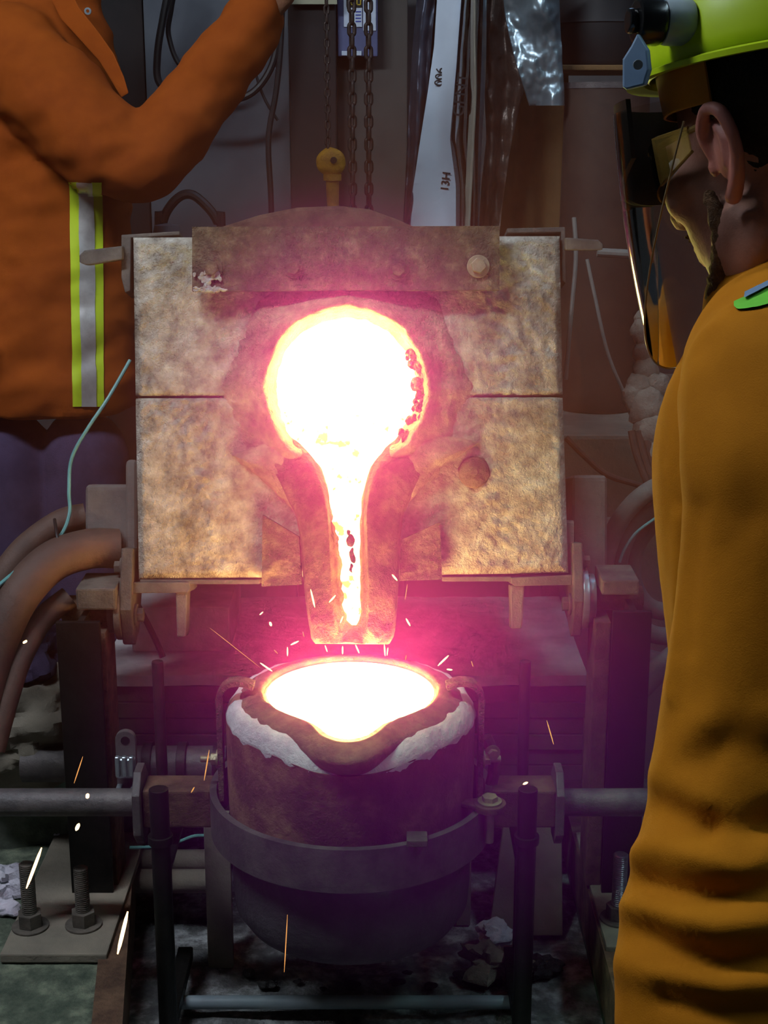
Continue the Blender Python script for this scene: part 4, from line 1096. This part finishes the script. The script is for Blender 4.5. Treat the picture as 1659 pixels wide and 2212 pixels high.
# ================================================================== people
from mathutils.bvhtree import BVHTree
def capsule(mb, pts, rs, n=20, flat=1.0, seg=5):
    """closed tapered limb through spline points"""
    P = spline(pts, seg); R = []
    for i in range(len(pts)-1):
        for k in range(seg): R.append(rs[i]+(rs[i+1]-rs[i])*k/seg)
    R.append(rs[-1])
    t0 = (P[1]-P[0]).normalized(); t1 = (P[-1]-P[-2]).normalized()
    pre = [P[0]-t0*R[0]*s for s in (0.95, 0.8, 0.45)]; post = [P[-1]+t1*R[-1]*s for s in (0.45, 0.8, 0.95)]
    rp = [R[0]*k for k in (0.3, 0.6, 0.89)]; rq = [R[-1]*k for k in (0.89, 0.6, 0.3)]
    mb.tube(pre+P+post, rp+R+rq, n, True, True, flat); return mb
def drape(obj, base, fn, nu, nv, off, m, name, parent, thick=0.003):
    """strip of cloth laid on a body: every grid point is dropped on the surface along its sight line"""
    me = obj.data; T = obj.matrix_world if obj.parent is None else Matrix.Translation(base)
    bvh = BVHTree.FromPolygons([v.co+base for v in me.vertices], [p.vertices[:] for p in me.polygons])
    P = {}
    for j in range(nv+1):
        for i in range(nu+1):
            px, py = fn(i/nu, j/nv); d = (D(px, py, 1.0)-CAM).normalized()
            h, nrm, idx, dist = bvh.ray_cast(CAM, d)
            P[i, j] = (h+nrm*off) if h is not None else None
    vs = []; ids = {}
    for k, p in P.items():
        if p is not None: ids[k] = len(vs); vs.append(p)
    n0 = len(vs); vs += [p+(p-CAM).normalized()*thick for p in vs]
    fs = []
    for j in range(nv):
        for i in range(nu):
            q = [(i, j), (i+1, j), (i+1, j+1), (i, j+1)]
            if all(k in ids for k in q):
                a = [ids[k] for k in q]; fs.append(tuple(a)); fs.append(tuple(n0+x for x in reversed(a)))
    mb = MB(); mb.add(vs, fs, True); mb.xf(Matrix.Translation(-Vector(base)))
    return mb.build(name, m, parent, sharp=80)
def glove_hand(mb, wrist, palm_dir, side, up, s=1.0):
    """relaxed five-fingered hand: palm plus five bent chains of different length"""
    d = Vector(palm_dir).normalized(); u = Vector(up).normalized(); w_ = Vector(side).normalized()
    W0 = Vector(wrist)
    for k in range(4):
        o = (k-1.5)*0.021*s
        capsule(mb, [W0+w_*o*0.6, W0+d*0.05*s+w_*o, W0+d*0.095*s+w_*o], [0.017*s, 0.017*s, 0.014*s], 10)
        Lf = (0.066, 0.078, 0.074, 0.058)[k]*s; b = W0+d*0.095*s+w_*o*1.1
        capsule(mb, [b, b+d*Lf*0.42-u*0.006*s, b+d*Lf*0.72-u*0.022*s, b+d*Lf*0.9-u*0.042*s], [0.0105*s, 0.010*s, 0.0092*s, 0.008*s], 10)
    b = W0+d*0.025*s-w_*0.03*s
    capsule(mb, [b, b+d*0.03*s-w_*0.022*s-u*0.008*s, b+d*0.058*s-w_*0.03*s-u*0.022*s, b+d*0.078*s-w_*0.028*s-u*0.034*s], [0.016*s, 0.0125*s, 0.011*s, 0.009*s], 10)
    return mb

# ---------------------------------------------------------------- right worker, near the camera, left arm towards us
RBASE = Vector((0.42, 1.15, 0.0))
rw = thing('person', 'worker at right in an orange jacket and face shield watching the pour', 'person', RBASE)
HT = math.radians(38); HP = math.radians(-18)
HC = D(1704, 335, 1.14)
HM = Matrix.Translation(HC) @ Matrix.Rotation(HT, 4, 'Z') @ Matrix.Rotation(HP, 4, 'X')
mb = MB()
mb.ell((0, -0.012, 0.045), (0.074, 0.096, 0.094), 28, 20)
mb.ell((0, 0.040, -0.020), (0.058, 0.056, 0.082), 24, 18)
mb.ell((0, 0.028, -0.072), (0.054, 0.056, 0.042), 24, 16)
mb.ell((0, 0.066, -0.098), (0.026, 0.022, 0.020), 16, 12)       # chin
mb.ell((0, 0.088, 0.030), (0.046, 0.016, 0.014), 16, 10)        # brow
capsule(mb, [(0, 0.094, 0.020), (0, 0.106, 0.000), (0, 0.112, -0.018)], [0.008, 0.010, 0.013], 12)   # nose
mb.ell((0.017, 0.098, -0.020), (0.008, 0.010, 0.008), 10, 8); mb.ell((-0.017, 0.098, -0.020), (0.008, 0.010, 0.008), 10, 8)
mb.ell((0, 0.090, -0.050), (0.024, 0.010, 0.006), 14, 8); mb.ell((0, 0.088, -0.060), (0.021, 0.010, 0.007), 14, 8)   # lips
for s in (-1, 1):
    mb.ell((s*0.040, 0.066, -0.012), (0.022, 0.024, 0.022), 14, 10)     # cheek bone
    mb.ell((s*0.056, 0.012, -0.062), (0.018, 0.030, 0.034), 14, 10)     # jaw angle
capsule(mb, [(0, -0.030, -0.03), (0, -0.036, -0.10), (0, -0.050, -0.19)], [0.062, 0.057, 0.066], 22)
mb.xf(HM)
remesh('head_skin', mb, 'skin', 0.0045, rw, 5, lambda c, n: 0.0008*noise.noise(c*60), RBASE)
# ears: helix, antihelix, lobe and concha
for s in (-1, 1):
    mb = MB()
    pts = [(s*0.073, 0.010, -0.002), (s*0.082, 0.012, 0.020), (s*0.090, -0.002, 0.034), (s*0.094, -0.018, 0.028), (s*0.092, -0.024, 0.006), (s*0.085, -0.016, -0.016), (s*0.077, -0.002, -0.030)]
    capsule(mb, pts, [0.0045, 0.0045, 0.005, 0.0055, 0.005, 0.006, 0.007], 10)
    mb.ell((s*0.080, -0.006, 0.006), (0.006, 0.018, 0.026), 14, 10, Matrix.Rotation(s*0.45, 3, 'Z'))
    capsule(mb, [(s*0.084, -0.004, 0.022), (s*0.088, -0.012, 0.010), (s*0.084, -0.008, -0.008)], [0.004, 0.004, 0.004], 8)
    mb.ell((s*0.074, 0.012, -0.004), (0.005, 0.006, 0.008), 8, 6)
    mb.xf(HM); o = remesh('ear', mb, 'ear_skin', 0.0022, rw, 3, None, RBASE)
for s in (-1, 1):
    mb = MB().ell((s*0.031, 0.0815, 0.012), (0.012, 0.011, 0.011), 16, 12); mb.xf(Matrix.Translation(-RBASE) @ HM); e = mb.build('eye', 'label_white', rw)
    mb = MB().ell((s*0.031, 0.0900, 0.012), (0.006, 0.004, 0.006), 12, 8); mb.xf(Matrix.Translation(-RBASE) @ HM); mb.build('iris', 'hair', e)
# hair: close cap over the back and sides
mb = MB()
mb.ell((0, -0.022, 0.050), (0.079, 0.096, 0.094), 28, 20); mb.ell((0, -0.060, -0.010), (0.064, 0.052, 0.062), 20, 14); mb.ell((-0.060, -0.016, 0.045), (0.022, 0.035, 0.042), 14, 10); mb.ell((0.060, -0.016, 0.045), (0.022, 0.035, 0.042), 14, 10)
mb.xf(HM); remesh('hair', mb, 'hair', 0.005, rw, 3, lambda c, n: 0.0022*noise.noise(c*180)+0.002*noise.noise(c*60), RBASE)
# stubble along the jaw
mb = MB()
for s in (-1, 1):
    capsule(mb, [(s*0.064, 0.030, -0.020), (s*0.061, 0.026, -0.060), (s*0.046, 0.052, -0.098), (s*0.016, 0.078, -0.116)], [0.005, 0.011, 0.014, 0.015], 12)
mb.ell((0, 0.074, -0.104), (0.028, 0.020, 0.020), 14, 10); mb.ell((0, 0.090, -0.040), (0.030, 0.010, 0.007), 14, 8)
mb.xf(HM); remesh('beard', mb, 'beard', 0.004, rw, 2, lambda c, n: 0.0025*noise.noise(c*260), RBASE)

# jacket: trunk, shoulder and the left sleeve in one skin
def to_px(c):
    q = c-CAM; t = q.dot(FWD); return 829.5+FPX*q.x/t, 1106-FPX*q.dot(UPV)/t, t
FOLDS = [  # (photo polyline, amplitude m, half width px): folds of the sleeve as they lie on the arm
 ([(1380, 1845), (1425, 1835), (1520, 1868), (1600, 1900), (1700, 1900)], 0.013, 26), ([(1395, 1908), (1450, 1925), (1530, 1935), (1620, 1925), (1720, 1900)], -0.016, 22),
 ([(1360, 1965), (1430, 1975), (1540, 2010), (1700, 2000)], 0.013, 28), ([(1400, 2010), (1450, 2050), (1560, 2085), (1720, 2070)], -0.015, 24),
 ([(1345, 2080), (1450, 2110), (1560, 2140), (1720, 2130)], 0.012, 30), ([(1440, 2150), (1560, 2185), (1720, 2180)], -0.012, 22),
 ([(1400, 1735), (1450, 1760), (1520, 1790)], -0.012, 24), ([(1480, 1700), (1560, 1780), (1640, 1850)], 0.010, 30), ([(1550, 1790), (1620, 1800), (1720, 1770)], -0.014, 26),
 ([(1394, 1690), (1440, 1640), (1520, 1560)], 0.008, 34), ([(1490, 1640), (1580, 1600), (1690, 1650)], -0.009, 40), ([(1560, 1200), (1600, 1350), (1640, 1480)], -0.006, 40),
 ([(1476, 1120), (1462, 1260), (1452, 1400), (1440, 1500)], 0.006, 14), ([(1500, 1100), (1495, 1250), (1480, 1400)], -0.005, 18), ([(1540, 760), (1600, 900), (1620, 1100)], -0.006, 36)]
def seg_d(p, poly):
    b = 1e9
    for (x0, y0), (x1, y1) in zip(poly, poly[1:]):
        dx, dy = x1-x0, y1-y0; t = max(0, min(1, ((p[0]-x0)*dx+(p[1]-y0)*dy)/(dx*dx+dy*dy)))
        b = min(b, math.hypot(p[0]-x0-dx*t, p[1]-y0-dy*t))
    return b
def folds(c, n):
    x, y, t = to_px(c); a = 0.0
    fc = smooth01(-0.15, 0.55, n.dot((CAM-c).normalized()))
    if x < 1760 and y < 2260 and fc > 0:
        wx = x+14*noise.noise(c*14); wy = y+14*noise.noise(c*14+Vector((5, 1, 2)))
        for poly, amp, w_ in FOLDS:
            d_ = seg_d((wx, wy), poly)
            if d_ < w_*4: a += fc*0.55*amp*math.exp(-(d_/(w_*1.35))**2)
    v = Vector((c.x*22+c.z*3, c.y*22, c.z*4.0))
    return a + 0.0040*noise.noise(v*0.55)+0.0016*noise.noise(v*1.3)+0.0003*noise.noise(c*90)
mb = MB()
AT = 0.985
arm = [(1686, 850, AT+0.02, 0.070), (1700, 1000, AT, 0.070), (1702, 1120, AT, 0.0685), (1680, 1300, AT, 0.067), (1645, 1500, AT, 0.0655), (1604, 1740, AT-0.005, 0.065)]
capsule(mb, [D(a, b, t) for a, b, t, r in arm], [r for *_, r in arm], 26)
fore = [(1606, 1730, AT-0.005, 0.063), (1590, 1850, AT-0.015, 0.0655), (1573, 1980, AT-0.03, 0.066), (1548, 2140, AT-0.045, 0.064), (1530, 2290, AT-0.06, 0.058)]
capsule(mb, [D(a, b, t) for a, b, t, r in fore], [r for *_, r in fore], 26)
TT = 1.17
tor = [(1735, 790, TT, 0.090), (1700, 900, TT, 0.098), (1686, 1000, TT, 0.100), (1695, 1150, TT, 0.100), (1716, 1330, TT, 0.100), (1740, 1600, TT+0.02, 0.102), (1760, 2100, TT+0.1, 0.105)]
capsule(mb, [D(a, b, t) for a, b, t, r in tor], [r for *_, r in tor], 28)
capsule(mb, [D(a, b, t)+Vector((0.13, 0.06, 0.01)) for a, b, t, r in tor], [r*1.15 for *_, r in tor], 28)
capsule(mb, [D(1690, 850, AT+0.03), D(1700, 800, 1.08), D(1760, 740, 1.16)], [0.070, 0.074, 0.080], 24)      # shoulder cap
capsule(mb, [D(1735, 760, 1.17), D(1725, 690, 1.155)], [0.094, 0.078], 24)                                    # collar stand
shR = D(1760, 800, 1.30)+Vector((0.30, 0.18, 0))
capsule(mb, [D(1780, 780, 1.2), shR, shR+Vector((0.05, 0.04, -0.28)), shR+Vector((0.0, 0.12, -0.52))], [0.085, 0.078, 0.068, 0.055], 24)
jk = remesh('jacket', mb, 'jacket_orange', 0.0055, rw, 6, folds, RBASE)
# collar flap
def cpath(u): return (1596+u*150, 662-u*170)
mb = MB(); rings = []
for i in range(25):
    a = math.radians(-150+300*i/24); c = HM @ Vector((0, -0.045, -0.150))
    p = c+Vector((0.083*sin(a), 0.083*cos(a), 0.0)); rings.append([p+Vector((0, 0, -0.035)), p*1.0+Vector((0.010*sin(a), 0.010*cos(a), 0.030)), p+Vector((0.016*sin(a), 0.016*cos(a), 0.028)), p+Vector((0.008*sin(a), 0.008*cos(a), -0.035))])
mb.rings(rings, True, True); mb.xf(Matrix.Translation(-RBASE)); mb.build('collar', 'jacket_orange', rw, sharp=60)
drape(jk, RBASE, lambda u, v: (1588+(1700-1588)*u, 672-u*52+(-8+24*u)*0+v*(10+36*u**0.5)-16), 20, 5, 0.002, 'hivis_green', 'shoulder_stripe', rw)
drape(jk, RBASE, lambda u, v: (1612+(1700-1612)*u, 652-u*46+v*12-8), 16, 3, 0.0045, 'plastic_blue', 'shoulder_tape', rw)
# trousers and boots (mostly out of the frame)
mb = MB()
for dx, dy in ((-0.02, 0.02), (0.20, 0.14)):
    capsule(mb, [(RBASE.x+dx, RBASE.y+dy, 0.88), (RBASE.x+dx, RBASE.y+dy, 0.5), (RBASE.x+dx, RBASE.y+dy, 0.10)], [0.098, 0.085, 0.075], 20)
remesh('trousers', mb, 'trousers', 0.010, rw, 4, None, RBASE)
for dx, dy in ((-0.02, 0.02), (0.20, 0.14)):
    mb = MB(); capsule(mb, [(RBASE.x+dx+0.03, RBASE.y+dy-0.02, 0.05), (RBASE.x+dx-0.12, RBASE.y+dy+0.10, 0.045)], [0.050, 0.045], 16)
    for i, p in enumerate(mb.v): p.z = max(p.z, 0.012)
    mb.xf(Matrix.Translation(-RBASE)); mb.build('boot', 'knob_black', rw)
# gloved left hand below the cuff
mb = MB(); wp = D(1527, 2320, AT-0.065)
glove_hand(mb, wp, (-0.25, 0.05, -1), (0.15, -1, 0), (1, 0.1, 0))
capsule(mb, [D(1530, 2250, AT-0.06), wp], [0.034, 0.030], 14)
remesh('glove', mb, 'glove', 0.0035, rw, 3, None, RBASE)

# ---------------------------------------------------------------- hard hat with face shield
HH = Local('hard_hat', 'yellow-green hard hat with clear face shield worn by the right worker', 'helmet', HM @ Vector((0, 0, 0.06)))
HB = HM @ Matrix.Translation((0, 0, 0.010)) @ Matrix.Rotation(math.radians(9), 4, 'X')
mb = MB(); rings = []
def hat_r(a, z):      # a: 0 = front
    k = math.sqrt(max(0.0, 1-(z/0.112)**2)); return (0.104*k, 0.120*k)
for j in range(15):
    z = 0.112*sin(j/14*PI/2*0.995); rx, ry = hat_r(0, z)
    rings.append([Vector((rx*sin(2*PI*i/64), -0.012+ry*cos(2*PI*i/64), 0.060+z)) for i in range(64)])
inner = [[Vector((p.x*0.965, (p.y+0.012)*0.965-0.012, p.z-0.003)) for p in r] for r in reversed(rings)]
mb.rings(inner[:]+[], False); 
mb2 = MB(); mb2.rings([rings[-1]]+rings[::-1][1:]+[inner[-1]], False); mb2.add(mb.v, mb.f, True); mb2.xf(HB)
HH.part(mb2, 'shell', 'helmet', sharp=60)
mb = MB(); rings = []
for i in range(49):     # brim: narrow at the back, peaked at the front
    a = -PI+2*PI*i/48; pk = smooth01(0.2, 1.0, cos(a)); w_ = 0.009+0.006*pk
    o1 = Vector((0.1045*sin(a), -0.012+0.1205*cos(a), 0.062)); dv = Vector((sin(a), cos(a), -0.30+0.05*pk)).normalized()
    rings.append([o1, o1+dv*w_, o1+dv*w_+Vector((0, 0, -0.004)), o1+Vector((0, 0, -0.006))])
mb.rings(rings, False, True); mb.xf(HB); HH.part(mb, 'brim', 'helmet', sharp=50)
# inner headband, its orange is the melt's light put into the colour
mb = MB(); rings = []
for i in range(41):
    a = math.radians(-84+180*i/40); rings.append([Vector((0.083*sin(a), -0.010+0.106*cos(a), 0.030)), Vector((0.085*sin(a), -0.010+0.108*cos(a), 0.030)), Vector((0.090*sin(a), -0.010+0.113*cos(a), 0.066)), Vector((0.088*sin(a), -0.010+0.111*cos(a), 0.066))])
mb.rings(rings, True, True); mb.xf(HB); HH.part(mb, 'headband', 'helmet_inner_lit', sharp=50)
# pivot knob, collar and visor bracket on the near side
kc = D(1452, 48, 1.075); kx = Vector((-1, -0.18, 0.02)).normalized()
HH.part(MB().cyl(kc+kx*-0.014, kc+kx*0.008, 0.0165, 28), 'knob_collar', 'plastic_grey', 0.003)
mb = MB(); rings = []
for i in range(25): pass
mb.cyl(kc+kx*0.008, kc+kx*0.028, 0.017, 14); kn = HH.part(mb, 'pivot_knob', 'knob_black', 0.003)
mb = MB().cyl(kc+kx*0.028, kc+kx*0.034, 0.009, 18); HH.part(mb, 'knob_cap', 'knob_black', 0.002, kn)
bt_ = 1.055
pts = [(1376, 72), (1398, 108), (1402, 150), (1392, 184), (1352, 194), (1344, 188), (1344, 128), (1362, 100)]
a = [D(x, y, bt_-0.006*(x-1344)/58) for x, y in pts]; b = [p+Vector((0.004, 0.010, 0.0)) for p in a]
br_ = HH.part(MB().prism(a, b), 'visor_bracket', 'plastic_blue', 0.0015)
sc_ = D(1377, 140, bt_-0.006); mb = MB().cyl(sc_, sc_+Vector((0, -0.003, 0)), 0.0035, 14); HH.part(mb, 'rivet', 'galv', 0.0005, br_)
# face shield sheet
VR = 0.108
VM = Matrix.Translation(HC) @ Matrix.Rotation(math.radians(42), 4, 'Z') @ Matrix.Rotation(math.radians(-8), 4, 'X')
def vis(u, v):
    ph = math.radians(-88+176*u); zb_ = -0.162+0.190*abs((u-0.5)*2)**2.0
    z = 0.045+(zb_-0.045)*v
    bulge = 0.004*sin(PI*v)
    return Vector(((VR+bulge)*sin(ph), 0.030+(VR+bulge)*cos(ph)-0.018*v, z))
mb = MB(); mb.grid(vis, 60, 40, True); mb.xf(VM); HH.part(mb, 'face_shield', 'visor_clear')
mb = MB(); rings = []
edge = [vis(u/80, 1.0) for u in range(81)]
mb.tube(edge, 0.0008, 8); mb.xf(VM); HH.part(mb, 'shield_edge', 'visor_edge')
mb = MB(); rings = []
for i in range(41):
    p = vis(0.14+0.72*i/40, 0.02); q = vis(0.14+0.72*i/40, 0.34)
    c = Vector((0, 0.03, 0)); n_ = (p-c); n_.z = 0; n_.normalize()
    rings.append([p-n_*0.001+Vector((0, 0, 0.010)), q-n_*0.001, q-n_*0.005, p-n_*0.005+Vector((0, 0, 0.010))])
mb.rings(rings, True, True); mb.xf(VM); HH.part(mb, 'visor_band', 'visor_dark', sharp=50)

# safety glasses
SG = Local('safety_glasses', 'clear safety glasses with side shields behind the face shield', 'glasses', HM @ Vector((0, 0.10, 0.0)))
for s in (-1, 1):
    mb = MB()
    def lens(u, v, s=s):
        ph = u*1.25; return Vector((s*(0.006+0.066*sin(ph)), 0.112-0.062*(1-cos(ph))*1.2, 0.034-0.046*v*(1-0.35*u)))
    mb.grid(lens, 14, 8, True, (0, -0.002, 0)); mb.xf(HM); ln_ = SG.part(mb, 'lens', 'glasses_clear')
    mb = MB().tube(spline([lens(0.95, 0.2), Vector((s*0.076, 0.03, 0.028)), Vector((s*0.080, -0.004, 0.026)), Vector((s*0.078, -0.016, 0.010))], 5), 0.0025, 8); mb.xf(HM); SG.part(mb, 'temple_arm', 'glasses_frame')
for s_ in (-1, 1):
    def shield(u, v, s_=s_):
        return Vector((s_*(0.079-0.008*u), 0.026+0.042*u, 0.030-(0.018+0.018*u)*v+0.004*u))
    mb = MB(); mb.grid(shield, 10, 8, True, (s_*0.0018, 0, 0)); mb.xf(HM); ss = SG.part(mb, 'side_shield', 'glasses_tint')
    mb = MB().tube([shield(k/8, 0) for k in range(9)]+[shield(1, k/6) for k in range(1, 7)]+[shield(1-k/8, 1) for k in range(1, 9)], 0.0014, 6); mb.xf(HM); SG.part(mb, 'shield_rim', 'glasses_frame', 0, ss)
mb = MB().tube([Vector((-0.03, 0.110, 0.034)), Vector((0, 0.114, 0.035)), Vector((0.03, 0.110, 0.034))], 0.002, 8); mb.xf(HM); SG.part(mb, 'bridge', 'glasses_frame')

# ---------------------------------------------------------------- left worker behind the furnace
LT = 3.30
LBASE = Vector((D(100, 880, LT).x, D(100, 880, LT).y, 0.0))
lw = thing('person', 'worker at left in an orange hi-vis jacket raising one arm', 'person', LBASE)
def lfold(c, n):
    q = Vector((c.x*7+c.z*5, c.y*7, c.z*13-c.x*6))
    rg = 1-2*abs(noise.noise(Vector((c.x*6+c.z*9, c.y*8, c.z*7-c.x*5))))
    return 0.014*noise.noise(q*0.8)+0.007*noise.noise(q*2.0)+0.008*rg
mb = MB()
tor = [(70, -30, 0.135), (70, 100, 0.175), (85, 300, 0.195), (92, 600, 0.198), (95, 800, 0.202), (95, 884, 0.204)]
P = [D(a, b, LT) for a, b, r in tor]; P[-1].y = P[-2].y
rings = []
for (p, (a, b, r)) in zip(P, tor):
    rings.append([p+Vector((r*cos(2*PI*k/36), r*0.70*sin(2*PI*k/36), 0)) for k in range(36)])
mb.rings(rings, True)
arm = [(20, 110, LT-0.10, 0.10), (120, 220, LT-0.15, 0.105), (230, 320, LT-0.18, 0.098), (322, 335, LT-0.18, 0.086), (400, 250, LT-0.18, 0.078), (480, 145, LT-0.18, 0.070), (548, 45, LT-0.18, 0.060)]
capsule(mb, [D(a, b, t) for a, b, t, r in arm], [r for *_, r in arm], 24)
arm2 = [(-60, 120, LT, 0.10), (-110, 350, LT, 0.085), (-100, 600, LT-0.05, 0.075), (-60, 780, LT-0.12, 0.06)]
capsule(mb, [D(a, b, t) for a, b, t, r in arm2], [r for *_, r in arm2], 20)
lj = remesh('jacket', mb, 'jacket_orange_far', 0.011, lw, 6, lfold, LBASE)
# lapel and snap
mb = MB(); rings = []
for (x, y, wd) in ((140, -30, 34), (165, 20, 34), (205, 70, 30), (240, 120, 24), (262, 170, 18), (272, 205, 10)):
    p = D(x, y, LT-0.135); rings.append([D(x-wd, y+wd*0.6, LT-0.15), D(x+6, y-4, LT-0.16), D(x+6, y-4, LT-0.14), D(x-wd, y+wd*0.6, LT-0.13)])
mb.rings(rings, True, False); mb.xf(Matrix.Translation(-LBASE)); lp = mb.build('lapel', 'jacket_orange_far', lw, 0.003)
sn = D(190, 24, LT-0.162); mb = MB().lathe([(0.0035, 0), (0.0075, 0), (0.0075, 0.003), (0.0035, 0.003), (0.0035, 0)], (0, 0, 0), 20); mb.xf(Matrix.Translation(sn-LBASE) @ Matrix.Rotation(PI/2, 4, 'X')); mb.build('snap', 'galv', lp)
ys0, ys1 = 392, 878
drape(lj, LBASE, lambda u, v: (149+8*v+22*u, ys0+(ys1-ys0)*v), 4, 60, 0.003, 'hivis', 'hivis_tape', lw)
drape(lj, LBASE, lambda u, v: (198+4*v+22*u, ys0+(ys1-ys0)*v), 4, 60, 0.003, 'hivis', 'hivis_tape', lw)
drape(lj, LBASE, lambda u, v: (168+7*v+32*u, ys0+(ys1-ys0)*v), 5, 60, 0.005, 'reflective', 'reflective_tape', lw)
mb = MB()
for a in (10, 180):
    p = D(a, 880, LT); capsule(mb, [Vector((p.x, LBASE.y, 0.86)), Vector((p.x, LBASE.y, 0.5)), Vector((p.x, LBASE.y, 0.09))], [0.100, 0.09, 0.075], 20)
remesh('trousers', mb, 'trousers', 0.012, lw, 4, lambda c, n: 0.010*noise.noise(c*9), LBASE)
for a in (10, 180):
    p = D(a, 880, LT); mb = MB(); capsule(mb, [(p.x, LBASE.y+0.05, 0.05), (p.x, LBASE.y-0.12, 0.045)], [0.05, 0.045], 16)
    for i, q in enumerate(mb.v): q.z = max(q.z, 0.012)
    mb.xf(Matrix.Translation(-LBASE)); mb.build('boot', 'knob_black', lw)
mb = MB(); wp = D(560, 26, LT-0.18)
capsule(mb, [D(548, 45, LT-0.18), wp], [0.046, 0.042], 14)
glove_hand(mb, wp, (0.5, -0.1, 0.8), (0.7, -0.2, -0.55), (0, -1, 0), 1.1)
remesh('glove', mb, 'glove', 0.005, lw, 3, None, LBASE)
hc = D(40, -180, LT)
mb = MB(); mb.ell(hc, (0.075, 0.096, 0.115), 24, 18); mb.ell(hc+Vector((0.02, -0.07, -0.05)), (0.05, 0.045, 0.06), 18, 12); capsule(mb, [hc, hc+Vector((0, 0.01, -0.22))], [0.06, 0.065], 18); mb.ell(hc+Vector((0.03, -0.115, -0.02)), (0.012, 0.018, 0.02), 10, 8)
remesh('head_skin', mb, 'skin', 0.007, lw, 4, None, LBASE)
mb = MB(); mb.lathe([(0.15, 0.0), (0.155, 0.004), (0.12, 0.012), (0.118, 0.05), (0.09, 0.10), (0.04, 0.125), (0.0, 0.128)], hc+Vector((0, 0, 0.045)), 40)
one('hard_hat', mb, 'helmet', 'yellow hard hat of the left worker, above the picture', 'helmet', hc+Vector((0, 0, 0.045)))

# ================================================================== sparks: slivers of glowing iron
SPK = [((190,1715),(188,1724),2.25,4.2,0),((171,1779),(164,1794),2.25,4.0,0),((90,1831),(57,1919),2.22,3.6,0),((276,1969),(254,2061),2.20,4.2,0),
 ((179,1634),(160,1692),2.25,1.1,1),((452,1620),(441,1686),2.2,1.3,1),((621,1976),(614,2100),2.1,1.1,1),((1181,1556),(1196,1608),2.3,1.2,1),((58,1384),(50,1389),2.4,3.0,0),
 ((946,1438),(969,1416),2.4,1.9,0),((965,1446),(977,1447),2.4,1.8,0),((621,1398),(621,1417),2.45,1.6,0),((628,1393),(645,1385),2.45,1.8,0),((562,1432),(588,1450),2.40,1.8,0),
 ((740,1396),(740,1413),2.4,1.8,0),((768,1393),(776,1411),2.4,1.6,0),((830,1392),(832,1417),2.4,1.7,0),((702,1394),(707,1408),2.4,1.3,0),((847,1241),(858,1254),2.5,1.9,0),
 ((877,1336),(886,1352),2.5,1.8,0),((711,1301),(725,1286),2.52,1.8,0),((671,1273),(680,1312),2.52,1.8,0),((735,1346),(741,1331),2.55,1.5,0),((583,1344),(586,1352),2.45,2.8,0),
 ((561,1328),(568,1322),2.45,1.5,0),((838,1399),(836,1416),2.4,1.2,0),((878,1415),(875,1426),2.4,1.2,1),((880,1262),(875,1295),2.5,1.0,1),((1130,1694),(1140,1690),2.2,2.4,0),
 ((453,1356),(562,1442),2.45,0.7,1),((654,1364),(657,1376),2.5,1.0,1),((420,1700),(413,1712),2.2,1.2,1),((1022,1440),(1018,1428),2.4,1.0,1),((600,1412),(592,1404),2.45,1.1,1)]
for (a, b, t, wpx, dim) in SPK:
    A = D(a[0], a[1], t); B_ = D(b[0], b[1], t-0.01); r = wpx*t/FPX
    n = 5; mb = MB().tube([A.lerp(B_, k/n) for k in range(n+1)], [r*0.35, r*0.9, r, r, r*0.9, r*0.35], 6)
    x, y = a
    if x < 300: lb, gp = 'short glowing sliver of a spark flying beside the left furnace post', 'sparks beside the left post'
    elif y < 1360 and 640 < x < 900: lb, gp = 'tiny glowing spark flying close in front of the spout', 'sparks in front of the spout'
    elif 1360 <= y < 1460 or x > 440 and y < 1460: lb, gp = 'tiny glowing spark jumping above the ladle rim', 'sparks above the ladle'
    else: lb, gp = 'faint orange spark falling around the ladle stand', 'sparks falling round the stand'
    one('spark', mb, 'spark_dim' if dim else 'spark', lb, 'spark', A, gp)

# ================================================================== tinted scatter volumes added as lens halo and glare round the pour
def lens_glare(name, c, r, dens, col, label, aniso=0.0):
    m = bpy.data.materials.new(name+'_volume'); m.use_nodes = True
    nt = m.node_tree; N = nt.nodes; L = nt.links
    for n in list(N): N.remove(n)
    out = N.new('ShaderNodeOutputMaterial'); vs = N.new('ShaderNodeVolumeScatter')
    vs.inputs['Color'].default_value = (*col, 1); vs.inputs['Anisotropy'].default_value = aniso
    tc = N.new('ShaderNodeTexCoord'); ln = N.new('ShaderNodeVectorMath'); ln.operation = 'LENGTH'
    L.new(tc.outputs['Object'], ln.inputs[0])
    mr = N.new('ShaderNodeMapRange'); mr.interpolation_type = 'SMOOTHSTEP'
    mr.inputs['From Min'].default_value = 1.0; mr.inputs['From Max'].default_value = 0.0
    mr.inputs['To Min'].default_value = 0.0; mr.inputs['To Max'].default_value = dens
    L.new(ln.outputs['Value'], mr.inputs['Value']); L.new(mr.outputs['Result'], vs.inputs['Density'])
    L.new(vs.outputs[0], out.inputs['Volume'])
    MATS[name+'_volume'] = m
    o = MB().ell((0, 0, 0), (1, 1, 1), 32, 20).build(name, name+'_volume'); o.location = c; o.scale = r
    tag(o, label, 'lens_glare', None, 'stuff'); return o
lens_glare('lens_glare', D(752, 860, 2.60), (0.41, 0.22, 0.42), 3.4, (1.0, 0.04, 0.80), 'rosy volume added as lens halo in front of the furnace mouth')
lens_glare('lens_glare', D(915, 1540, 2.30), (0.58, 0.44, 0.46), 1.1, (0.80, 0.01, 0.85), 'purple volume added as lens halo round the ladle')
lens_glare('lens_glare', D(950, 1000, 2.60), (1.00, 0.9, 1.0), 0.18, (1.0, 0.28, 0.22), 'thin brown haze added as veiling glare between the two workers')  # wide faint volume added to act as veiling glare
